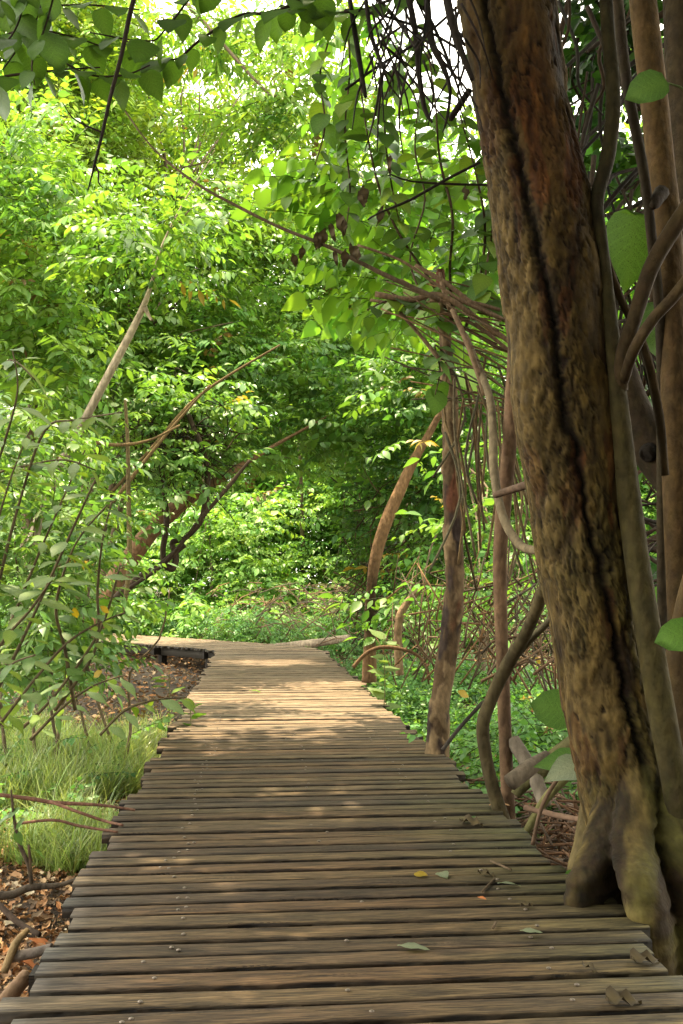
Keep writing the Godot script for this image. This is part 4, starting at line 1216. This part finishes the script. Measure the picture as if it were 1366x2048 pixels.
# ---------------------------------------------------------------- twigs, brush, dead leaves
func twig(parent: Node3D, pts: Array, col: Color, called := "twig", sides := 6) -> void:
	part(called, tube_mesh(pts, 4, sides, col, 0.1, 9.0), M.stem, parent)

func build_twigs() -> void:
	# dark twigs hanging beside the top of the massive trunk
	var o := thing("hanging_twigs", "tangle of dark dead twigs hanging beside the top of the massive trunk", "branch", at(850, 0, 3.3))
	var dark := Color(0.035, 0.028, 0.022)
	var main := [
		[[690, -60, 3.3, 5], [712, 80, 3.3, 6], [728, 180, 3.3, 5], [733, 195, 3.3, 2]],
		[[725, -60, 3.2, 5], [740, 60, 3.2, 5], [760, 120, 3.2, 4], [768, 140, 3.2, 1]],
		[[800, -80, 3.3, 7], [830, 60, 3.3, 7], [838, 150, 3.3, 6], [850, 220, 3.3, 5], [865, 245, 3.3, 2]],
		[[850, -70, 3.3, 7], [860, 70, 3.3, 8], [885, 130, 3.3, 6], [900, 180, 3.3, 4], [893, 240, 3.3, 3], [885, 265, 3.3, 1]],
		[[880, -80, 3.2, 9], [900, 30, 3.2, 9], [918, 90, 3.2, 7], [945, 160, 3.2, 5]],
		[[780, -60, 3.4, 4], [850, 20, 3.4, 4], [900, 130, 3.4, 3], [930, 220, 3.4, 2]],
		[[940, 180, 3.5, 7], [905, 232, 3.5, 7], [900, 238, 3.5, 4]],
		[[690, 180, 3.6, 3], [760, 130, 3.6, 3], [840, 80, 3.6, 3], [930, 0, 3.6, 3]],
		[[690, 20, 3.4, 3], [760, 30, 3.4, 3], [850, 60, 3.4, 3], [920, 100, 3.4, 3]],
		[[960, 325, 3.6, 3], [900, 355, 3.6, 3], [820, 400, 3.6, 3], [760, 425, 3.6, 2], [735, 440, 3.6, 1.5]],
		[[985, 370, 3.6, 2.5], [900, 368, 3.6, 2.5], [820, 362, 3.6, 2], [780, 348, 3.6, 1.5]],
	]
	for m in main:
		twig(o, line(m), dark, "twig", 7)
	for k in 60:
		var px := rf(740, 950)
		var py := rf(-60, 150)
		var d := rf(3.1, 3.8)
		var dx := rf(-70, 90)
		var dy := rf(60, 180)
		twig(o, line([[px, py, d, 3.0], [px + dx * 0.5 + rf(-18, 18), py + dy * 0.5, d, 2.4], [px + dx, py + dy, d + rf(-0.2, 0.2), 1.0]]), vary(dark, 0.3), "twig", 5)
	# dark vines seen behind the trunk
	o = thing("vine_tangle", "dense tangle of dark vines filling the gap behind the massive trunk", "vine", at(1230, 300, 5.2))
	for k in 160:
		var px := rf(1110, 1400)
		var py := rf(-80, 800)
		var d := rf(4.8, 6.2)
		var steep := rng.randf() < 0.65
		var dx := rf(-90, 120) if steep else rf(150, 260)
		var dy := rf(180, 380) if steep else rf(-220, -60)
		var th := rf(2.5, 8.0) * rf(0.6, 1.0)
		twig(o, line([[px, py, d, th], [px + dx * 0.4 + rf(-25, 25), py + dy * 0.4, d, th * 0.9], [px + dx * 0.75 + rf(-25, 25), py + dy * 0.75, d + 0.1, th * 0.8], [px + dx, py + dy, d + 0.2, th * 0.5]]), vary(Color(0.06, 0.045, 0.03), 0.4), "stem", 6)
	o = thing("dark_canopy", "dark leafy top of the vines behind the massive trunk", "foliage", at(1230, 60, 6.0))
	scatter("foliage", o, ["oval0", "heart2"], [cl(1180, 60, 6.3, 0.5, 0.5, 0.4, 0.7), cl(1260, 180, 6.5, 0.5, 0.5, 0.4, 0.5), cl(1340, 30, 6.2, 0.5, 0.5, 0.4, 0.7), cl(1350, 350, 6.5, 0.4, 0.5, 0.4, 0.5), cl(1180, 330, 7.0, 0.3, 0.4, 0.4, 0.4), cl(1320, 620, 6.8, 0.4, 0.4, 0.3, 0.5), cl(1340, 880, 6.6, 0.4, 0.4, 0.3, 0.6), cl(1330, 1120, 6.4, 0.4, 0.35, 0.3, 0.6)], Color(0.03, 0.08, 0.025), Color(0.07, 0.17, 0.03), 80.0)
	# low dark brush under the knotted limb
	o = thing("brush_heap", "heap of dark dead branches under the knotted limb", "branches", at(1300, 1050, 5.0))
	for k in 55:
		var px := rf(1230, 1400)
		var py := rf(960, 1330)
		var d := rf(4.6, 6.0)
		var th := rf(2.0, 6.0)
		var dx := rf(60, 170) * (1.0 if rng.randf() < 0.75 else -1.0)
		var dy := rf(-110, 60)
		twig(o, line([[px, py, d, th], [px + dx * 0.5, py + dy * 0.5 + rf(-15, 15), d, th * 0.85], [px + dx, py + dy, d + rf(-0.2, 0.2), th * 0.4]]), vary(Color(0.07, 0.05, 0.035), 0.4), "branch", 6)

	# sheaf of brown stems sweeping out of the rough trunk
	o = thing("stem_sheaf", "sheaf of bare brown stems sweeping sideways from the massive trunk over the rough one", "branches", at(900, 640, 5.4))
	var shf := [
		[[1040, 700, 5.2, 5], [960, 640, 5.2, 5], [880, 590, 5.2, 6], [820, 600, 5.2, 7], [750, 588, 5.2, 6]],
		[[1030, 650, 5.3, 5], [950, 610, 5.3, 5], [890, 565, 5.3, 5], [830, 530, 5.3, 4]],
		[[1040, 720, 5.4, 4], [950, 650, 5.4, 4], [860, 620, 5.4, 4], [740, 600, 5.4, 3]],
		[[1010, 640, 5.2, 4], [930, 605, 5.2, 4], [860, 560, 5.2, 3], [800, 520, 5.2, 3], [715, 490, 5.2, 2.5]],
		[[900, 620, 5.3, 5], [885, 570, 5.3, 5], [880, 545, 5.3, 3]],
		[[800, 625, 5.3, 4], [840, 670, 5.3, 4], [880, 720, 5.3, 5]],
		[[860, 600, 5.3, 5], [940, 605, 5.3, 5], [1000, 620, 5.3, 4]],
		[[905, 620, 5.1, 6], [940, 700, 5.0, 6], [970, 790, 5.0, 6]],
	]
	for m in shf:
		twig(o, line(m), Color(0.25, 0.17, 0.1), "stem", 7)
	for k in 34:
		var px := rf(980, 1060)
		var py := rf(620, 840)
		var d := rf(5.0, 6.0)
		var l := rf(90, 280)
		var sl := rf(0.2, 0.65)
		twig(o, line([[px, py, d, 2.2], [px - l * 0.5, py - l * 0.5 * sl + rf(-12, 12), d, 1.8], [px - l, py - l * sl + rf(-20, 30), d, 1.5]]), vary(Color(0.23, 0.16, 0.095), 0.4), "stem", 5)
	for k in 26:
		var px := rf(880, 1030)
		var py := rf(700, 900)
		var d := rf(5.0, 6.2)
		twig(o, line([[px, py, d, 2.6], [px + rf(-30, 50), py + 130, d, 3.0], [px + rf(-50, 80), py + rf(220, 360), d, 2.5]]), vary(Color(0.16, 0.12, 0.06), 0.35), "stem", 5)

	# long thin branch with a bunch of withered leaves
	o = thing("withered_branch", "long thin branch crossing the canopy with a bunch of withered brown leaves", "branch", at(560, 440, 5.0))
	twig(o, line([[220, 175, 5.0, 1.5], [300, 290, 5.0, 2], [390, 365, 5.0, 3], [470, 410, 5.0, 3.5], [560, 455, 5.0, 3.5], [660, 495, 5.0, 4], [760, 545, 5.0, 5], [880, 600, 5.0, 6]]), Color(0.17, 0.125, 0.075))
	for q in [[635, 478, 1.0], [650, 470, 1.2], [662, 460, 1.1], [678, 440, 1.3], [690, 452, 1.0], [700, 500, 1.1], [690, 512, 1.0], [670, 515, 0.9], [720, 395, 1.1], [726, 385, 1.0], [765, 425, 1.2], [605, 505, 0.8], [585, 520, 0.8], [712, 505, 1.0], [628, 485, 0.9], [782, 325, 1.0], [930, 385, 0.9]]:
		put_leaf(o, ["oval_dry", "lean_dry"][rng.randi() % 2], at(q[0], q[1] - 14, rf(4.9, 5.1)), Vector3(rf(-0.4, 0.4), -1, rf(-0.3, 0.3)), Vector3(rf(-0.6, 0.6), 0.1, 1), 0.09 * q[2], M.dead_leaf, "withered_leaf")
	# fallen branches beside the deck
	var logs := [
		["thick mossy fallen branch lying behind the crooked stem", [[1180, 1470, 4.6, 22], [1120, 1510, 4.6, 20], [1060, 1555, 4.6, 16], [1030, 1590, 4.6, 10]], Color(0.13, 0.12, 0.05)],
		["pale broken log leaning on the brush beside the slender trunk", [[1025, 1480, 4.7, 15], [1065, 1545, 4.6, 15], [1090, 1610, 4.5, 13]], Color(0.24, 0.2, 0.15)],
		["grey log with torn end pointing at the slender trunk", [[1020, 1565, 4.3, 16], [1060, 1535, 4.35, 16], [1095, 1510, 4.4, 10]], Color(0.17, 0.135, 0.095)],
		["green-stained thin branch slanting up to the grey drooping leaf", [[1055, 1660, 3.9, 8], [1090, 1600, 3.85, 9], [1135, 1550, 3.8, 10]], Color(0.17, 0.16, 0.06)],
		["straight brown stick leaning in front of the litter by the roots", [[1065, 1690, 3.6, 4], [1085, 1610, 3.6, 4], [1120, 1550, 3.6, 4]], Color(0.15, 0.095, 0.06)],
		["long bare stick lying level over the litter near the roots", [[1050, 1615, 3.9, 6], [1110, 1630, 3.8, 6], [1165, 1640, 3.7, 5]], Color(0.19, 0.12, 0.08)],
		["pair-like dark pole slanting from the deck edge by the rough trunk", [[885, 1500, 5.6, 4], [920, 1455, 5.6, 4], [965, 1405, 5.6, 4]], Color(0.06, 0.05, 0.04)],
		["smooth pale log lying far off beyond the bend", [[700, 1275, 17.0, 6], [640, 1285, 17.0, 8], [560, 1295, 17.0, 9], [500, 1300, 17.0, 8]], Color(0.35, 0.28, 0.2)],
		["bleached broken stump leaning beyond the bend", [[425, 1275, 19.5, 6], [440, 1240, 19.5, 8], [455, 1225, 19.5, 5]], Color(0.42, 0.36, 0.28)],
		["short rotten log at the lower edge by the boardwalk's corner", [[-30, 2050, 2.75, 14.0], [20, 1990, 2.8, 15.4], [55, 1950, 2.85, 14.0]], Color(0.24, 0.15, 0.09)],
		["curved tan stick on the litter with a bent end", [[8, 1945, 2.95, 7.0], [30, 1890, 3.0, 7.7], [55, 1860, 3.05, 5.6]], Color(0.26, 0.18, 0.09)],
		["dark bent branch lying across the litter toward the deck", [[-30, 1790, 3.5, 8.4], [20, 1790, 3.5, 8.4], [60, 1775, 3.5, 7.7], [120, 1770, 3.5, 4.9], [170, 1750, 3.5, 2.8]], Color(0.11, 0.085, 0.06)],
		["dark stick curving down in front of the flat orange leaf", [[-20, 1790, 3.2, 5.6], [30, 1840, 3.15, 5.6], [80, 1870, 3.1, 4.9]], Color(0.08, 0.055, 0.04)],
		["grey weathered branch stump half buried beside the deck", [[20, 1915, 3.0, 9.8], [70, 1905, 3.0, 9.8], [105, 1895, 3.0, 8.4]], Color(0.2, 0.165, 0.14)],
	]
	for q in logs:
		var l := thing("fallen_branch", q[0], "branch", at(q[1][0][0], q[1][0][1], q[1][0][2]), "fallen branches beside the deck")
		part("wood", tube_mesh(line(q[1]), 6, 12, q[2], 0.16, 6.0, 0.4), M.bark, l)
	for q in [["thin red-brown vine trailing over the grass to the deck, uppermost", [[-40, 1585, 4.2, 4], [60, 1597, 4.2, 4], [110, 1605, 4.2, 4], [200, 1610, 4.2, 3], [270, 1620, 4.2, 2.5]]], ["thin brown vine trailing under the red-brown one to the block of the deck", [[100, 1603, 4.15, 3], [160, 1625, 4.1, 3], [210, 1642, 4.1, 3], [245, 1650, 4.0, 2.5]]], ["lowest brown vine lying between the grass and the brown litter", [[30, 1648, 3.95, 2.5], [105, 1640, 3.95, 3], [160, 1652, 3.95, 3], [235, 1664, 3.9, 2.5]]]]:
		var l := thing("ground_vine", q[0], "vine", at(q[1][0][0], q[1][0][1], q[1][0][2]), "vines trailing over the grass")
		part("stem", tube_mesh(line(q[1]), 6, 7, Color(0.17, 0.09, 0.06), 0.1, 8.0), M.stem, l)
	o = thing("sapling", "bare dark sapling with a few small leaves standing in the litter", "plant", at(63, 1775, 3.5))
	part("stem", tube_mesh(line([[63, 1775, 3.5, 4], [58, 1735, 3.5, 4], [40, 1690, 3.5, 4], [30, 1650, 3.5, 3], [25, 1610, 3.5, 2.5], [22, 1580, 3.5, 1.5]]), 5, 7, Color(0.08, 0.06, 0.04), 0.1, 9.0), M.stem, o)
	part("twig", tube_mesh(line([[62, 1760, 3.5, 3], [60, 1720, 3.5, 3], [57, 1690, 3.5, 2]]), 4, 6, Color(0.1, 0.07, 0.04), 0.1, 9.0), M.stem, o)
	for q in [[10, 1605], [40, 1615], [20, 1630], [50, 1635], [5, 1640], [70, 1700], [30, 1660]]:
		put_leaf(o, "oval_mid", at(q[0], q[1], 3.5), Vector3(rf(-1, 1), rf(-0.5, 0.3), rf(-0.4, 0.4)), Vector3(rf(-0.3, 0.3), 1, 0.4), rf(0.045, 0.07), M.leaf_near)

	# far brush at the end of the walk
	var tw := Mb.new()
	for k in 330:
		var c := at(rf(430, 780), rf(1170, 1290), rf(16.5, 20.5))
		if blocked(c):
			continue
		var dv := Vector3(rf(-1.0, 1.0), rf(-0.25, 0.9), rf(-0.5, 0.5)) * rf(0.3, 0.9)
		tube(tw, [[c - dv * 0.5, 0.011], [c + Vector3(rf(-0.08, 0.08), 0.05, 0), 0.009], [c + dv * 0.5, 0.004]], 1, 4, vary(Color(0.27, 0.19, 0.115), 0.35))
	single("far_brush", tw.done(), M.stem, "pale brown dead brushwood heaped beyond the bend of the boardwalk", "brushwood", "", "stuff")
	tw = Mb.new()
	for k in 560:
		var px := rf(690, 1160)
		var d := rf(5.0, 10.0)
		var c := at(px, rf(1140, 1330), d)
		if blocked(c) or (d < 5.9 and px < 900):
			continue
		var dv := Vector3(rf(-0.7, 0.7), rf(0.0, 1.0), rf(-0.4, 0.4)) * rf(0.3, 0.8)
		tube(tw, [[c - dv * 0.5, 0.008], [c + Vector3(rf(-0.05, 0.05), 0, 0), 0.006], [c + dv * 0.5, 0.003]], 1, 4, vary(Color(0.2, 0.135, 0.08), 0.4))
	for k in 260:
		var c := at(rf(930, 1170), 1500, rf(3.9, 5.6))
		c.y = ground_y(c.x, c.z) + rf(0.0, 0.3)
		if blocked(c):
			continue
		var dv := Vector3(rf(-0.5, 0.5), rf(-0.12, 0.25), rf(-0.4, 0.4)) * rf(0.4, 1.0)
		tube(tw, [[c - dv * 0.5, 0.007], [c + Vector3(0, rf(0, 0.04), 0), 0.006], [c + dv * 0.5, 0.003]], 1, 5, vary(Color(0.2, 0.13, 0.085), 0.4))
	single("dry_brushwood", tw.done(), M.stem, "dry brown brushwood lying through the undergrowth beside the trunks", "brushwood", "", "stuff")

# ---------------------------------------------------------------- ground cover, grass, litter
func build_ground_cover() -> void:
	# leaf litter
	var ts := []
	var cols := []
	var pal := [Color(0.36, 0.22, 0.11), Color(0.3, 0.16, 0.075), Color(0.2, 0.125, 0.07), Color(0.42, 0.31, 0.19), Color(0.33, 0.17, 0.08), Color(0.14, 0.09, 0.055)]
	var fm := Mb.new()
	leaf(fm, Vector3(0, 0, -0.5), Vector3(0, 0, 1), Vector3.UP, 1.0, 0.5, OVAL, 0.5, -0.25, Color(1, 1, 1), 0.07)
	var lm := fm.done()
	for k in 56000:
		var d := pow(rng.randf(), 2.2) * 20.0 + 1.6
		var x := rf(-1.0, 1.0) * (0.55 * d + 0.9)
		var z := -d
		var cx := 0.26 - 0.088 * d
		if absf(x - cx) < 0.5 and d < 14.0:
			continue
		var s := rf(0.025, 0.07) * (1.0 + 0.03 * d)
		var b := Basis.from_euler(Vector3(rf(-0.5, 0.5), rf(0, TAU), rf(-0.6, 0.6))).scaled(Vector3(s, s, s))
		ts.append(Transform3D(b, Vector3(x, ground_y(x, z) + rf(0.004, 0.03), z)))
		cols.append(vary(pal[rng.randi() % pal.size()], 0.25))
	for k in 15000:
		var d := rf(2.3, 6.5)
		var cx := 0.26 - 0.088 * d
		var x := cx - 0.7 - rng.randf() * 1.5 if k % 3 else cx + 0.7 + rng.randf() * 0.9
		var s := rf(0.016, 0.048)
		var b := Basis.from_euler(Vector3(rf(-0.7, 0.7), rf(0, TAU), rf(-0.8, 0.8))).scaled(Vector3(s * rf(0.5, 1.1), s, s))
		ts.append(Transform3D(b, Vector3(x, ground_y(x, -d) + rf(0.005, 0.035), -d)))
		cols.append(vary(pal[rng.randi() % pal.size()], 0.35))
	var lit := multi(numbered("leaf_litter"), self, lm, M.dead_leaf, ts, cols)
	tag(lit, "brown dry leaf litter covering the ground on both sides of the deck", "leaf litter")
	# grass beside the deck
	var bm := Mb.new()
	for k in 7:
		var a := rf(0, TAU)
		var h := rf(0.6, 1.15)
		var shade := rf(0.45, 1.25)
		var out := Vector3(cos(a), 0, sin(a))
		var sidev := Vector3(-sin(a), 0, cos(a))
		var b0 := out * rf(0.0, 0.05)
		var prev := []
		for i in 5:
			var t := i / 4.0
			var p := b0 + out * (0.42 * t * t) + Vector3.UP * (h * (t - 0.3 * t * t))
			var w := 0.0085 * (1.0 - t * t)
			var s := shade * (0.9 + 0.2 * rng.randf())
			var now := [bm.add(p - sidev * w, Color(s, s, s)), bm.add(p + sidev * w, Color(s, s, s))]
			if i > 0:
				bm.quad(prev[0], prev[1], now[1], now[0])
			prev = now
	var tuft := bm.done()
	ts = []
	cols = []
	for k in 6000:
		var d := rf(4.35, 8.4)
		var cx := 0.26 - 0.088 * d
		var x := cx - 0.86 - absf(rng.randfn()) * 0.8
		if noise2.get_noise_2d(x * 70.0, d * 70.0) < -0.12 + 0.35 * smoothstep(5.0, 4.1, d) + 0.3 * smoothstep(7.0, 8.4, d):
			continue
		var s := rf(0.18, 0.46) * smoothstep(3.6, 5.2, d + 0.5)
		if x > cx - 0.98:
			s *= 0.75
		var b := Basis.from_euler(Vector3(rf(-0.45, 0.45), rf(0, TAU), rf(-0.45, 0.45))).scaled(Vector3(s, s * rf(0.7, 1.2), s))
		ts.append(Transform3D(b, Vector3(x, ground_y(x, -d) - 0.01, -d)))
		cols.append(vary(Color(0.25, 0.38, 0.11).lerp(Color(0.5, 0.5, 0.24), rng.randf() * 0.6), 0.2))
	var gr := multi(numbered("grass"), self, tuft, M.grass, ts, cols)
	tag(gr, "bright tufts of long grass growing beside the boardwalk", "grass")
	# low plants among the trunks and along the far edge
	var host := Node3D.new()
	host.name = "undergrowth"
	add_child(host)
	tag(host, "low small-leaved undergrowth along both sides of the deck", "undergrowth", "", "stuff")
	var clumps := []
	for k in 120:
		var d := rf(5.2, 14.0)
		var cx := 0.26 - 0.088 * d
		var x := cx + 1.05 + rng.randf() * rng.randf() * 3.2
		clumps.append([Vector3(x, ground_y(x, -d) + rf(0.05, 0.22), -d), Vector3(0.32, 0.17, 0.3), 1.0])
	for k in 20:
		var d := rf(7.0, 15.0)
		var cx := 0.26 - 0.088 * d
		var x := cx - 2.5 - rng.randf() * 2.6
		clumps.append([Vector3(x, ground_y(x, -d) + rf(0.05, 0.25), -d), Vector3(0.35, 0.2, 0.3), 0.8])
	for k in 26:
		var d := rf(4.6, 8.0)
		var x := 0.26 - 0.088 * d - 0.95 - rng.randf() * 1.8
		clumps.append([Vector3(x, ground_y(x, -d) + rf(0.04, 0.16), -d), Vector3(0.2, 0.12, 0.2), 0.7])
	for k in 150:
		var d := rf(17.0, 23.0)
		var x := rf(-7.0, 5.0)
		clumps.append([Vector3(x, ground_y(x, -d) + rf(0.1, 0.7), -d), Vector3(0.6, 0.35, 0.5), 0.7])
	scatter("low_plants", host, ["small0", "small1", "small2"], clumps, Color(0.1, 0.24, 0.07), Color(0.2, 0.38, 0.12), 170.0, 0.9)

# ---------------------------------------------------------------- fallen leaves that lie singly
func build_fallen() -> void:
	var deck := [
		["crumpled pale green leaf lying flat near the front of the deck", "oval_pale", 795, 1900, 0.085, 1.3],
		["yellow-green leaf lying beside the grey curled leaf on the planks", "round_yellow", 828, 1755, 0.045, 1.2],
		["grey-green curled leaf lying beside the yellow-green leaf", "heart_pale", 880, 1752, 0.055, 0.3],
		["flat pale leaf lying on a plank near the roots", "oval_pale", 1040, 1870, 0.06, 1.4],
		["brown and green curled leaf lying midway along the deck", "heart_dry", 925, 1648, 0.085, 1.0],
		["dark green leaf scrap standing beside the brown curled leaf", "oval_deep", 938, 1645, 0.06, 2.6],
		["tan leaf at the deck edge in front of the slender trunk", "oval_tan", 978, 1616, 0.09, 1.5],
		["small dark curled leaf on a plank in the middle of the deck", "oval_dry", 955, 1752, 0.06, 1.1],
		["narrow pale leaf lying across a plank by a twig", "lean_pale", 995, 1774, 0.07, 1.4],
		["tiny rust-red leaf on a plank near the narrow pale leaf", "oval_orange", 955, 1802, 0.03, 0.9],
		["dark curled leaf standing at the front of the deck by the tree's shade", "oval_dry", 1165, 1938, 0.05, 0.5],
		["brown leaf crumbs lying at the very front of the deck", "heart_dry", 1215, 2010, 0.075, 1.5],
		["brown crumpled leaf close to the deck's cut corner under the trunk", "heart_dry", 1265, 1928, 0.07, 1.6],
		["dark leaf scrap lying beside a nail in the shaded planks", "oval_dry", 1040, 1818, 0.04, 1.7],
		["pale green speck of leaf lying in the sunlit part of the deck", "oval_light", 498, 1384, 0.12, 1.2],
	]
	for q in deck:
		var yc: float = (1024.0 - q[3]) / FOC
		var d: float = CAM_H * (cos(PITCH) - sin(PITCH) * yc) / -(sin(PITCH) + cos(PITCH) * yc)
		var p := at(q[2], q[3], d) + Vector3(0, 0.012, 0)
		var o := MeshInstance3D.new()
		o.name = numbered("fallen_leaf")
		o.mesh = LEAF[q[1]][0]
		o.material_override = M.dead_leaf if q[1].ends_with("dry") or q[1].ends_with("tan") or q[1].ends_with("orange") else M.leaf_near
		add_child(o, true)
		o.transform = Transform3D(Basis.from_euler(Vector3(-0.15, q[5], rf(-0.15, 0.15))).scaled(Vector3.ONE * q[4]), p)
		tag(o, q[0], "leaf", "leaves fallen on the deck")
	var tw := [
		["thin straight twig lying slantwise on the planks", [[982, 1727], [1022, 1744]]],
		["forked bit of twig beside the narrow pale leaf", [[965, 1788], [985, 1767], [990, 1765]]],
		["short upright twig stuck between two planks", [[986, 1862], [992, 1850]]],
	]
	for q in tw:
		var pts := []
		for a in q[1]:
			var yc: float = (1024.0 - a[1]) / FOC
			var d: float = CAM_H * (cos(PITCH) - sin(PITCH) * yc) / -(sin(PITCH) + cos(PITCH) * yc)
			pts.append([at(a[0], a[1], d) + Vector3(0, 0.008, 0), 0.004])
		single("fallen_twig", tube_mesh(pts, 3, 6, Color(0.16, 0.11, 0.07)), M.stem, q[0], "twig", "twigs fallen on the deck")
	var big := [
		["flat rust-orange leaf lying on the litter beside the deck", "oval_orange", 25, 1820, 3.55, 0.11, 1.4],
		["orange leaf lying half under the dark bent branch", "lean_orange", 60, 1775, 3.75, 0.13, 1.5],
		["curled tan leaf next to the flat rust-orange leaf", "oval_tan", 88, 1795, 3.55, 0.1, 1.9],
		["tan leaf wedged against the edge of the deck", "oval_tan", 100, 1825, 3.4, 0.08, 0.6],
		["long yellow-brown leaf lying over sticks at the deck's corner", "lean_tan", 15, 1945, 2.95, 0.13, 1.1],
		["large pinkish brown leaf in the litter near the roots", "oval_orange", 1075, 1645, 4.0, 0.14, 1.3],
		["orange-brown fallen leaf partly under the level stick", "oval_tan", 1095, 1665, 3.8, 0.12, 2.0],
		["dull brown leaf lying nearest the tree's roots", "oval_dry", 1130, 1655, 3.7, 0.1, 0.8],
	]
	for q in big:
		var p := at(q[2], q[3], q[4])
		p.y = ground_y(p.x, p.z) + 0.05
		var o := MeshInstance3D.new()
		o.name = numbered("litter_leaf")
		o.mesh = LEAF[q[1]][1]
		o.material_override = M.dead_leaf
		add_child(o, true)
		o.transform = Transform3D(Basis.from_euler(Vector3(0.25, q[6], rf(-0.2, 0.2))).scaled(Vector3.ONE * q[5]), p)
		tag(o, q[0], "leaf", "large leaves on the litter")
	# yellow flowers and leaves that catch the eye
	for q in [["yellow leaf caught in the plants behind the crooked stem", 1070, 1315, 5.6, 0.06], ["small yellow leaf low beside the grass", 205, 1342, 5.0, 0.07], ["yellow leaf hanging in the long-leaved shrub", 148, 1215, 4.8, 0.07], ["second yellow leaf beside a stem of the long-leaved shrub", 200, 1212, 4.9, 0.06], ["yellow leaf near the foot of the rough trunk among low plants", 915, 1382, 6.6, 0.1]]:
		var o := MeshInstance3D.new()
		o.name = numbered("yellow_leaf")
		o.mesh = LEAF["oval_yellow"][0]
		o.material_override = M.leaf_near
		add_child(o, true)
		o.transform = Transform3D(Basis.looking_at(Vector3(rf(-1, 1), 0.4, 0.2), Vector3(0, 0.4, 1)).scaled(Vector3.ONE * q[4]), at(q[1], q[2], q[3]))
		tag(o, q[0], "leaf", "yellow leaves caught in the plants")
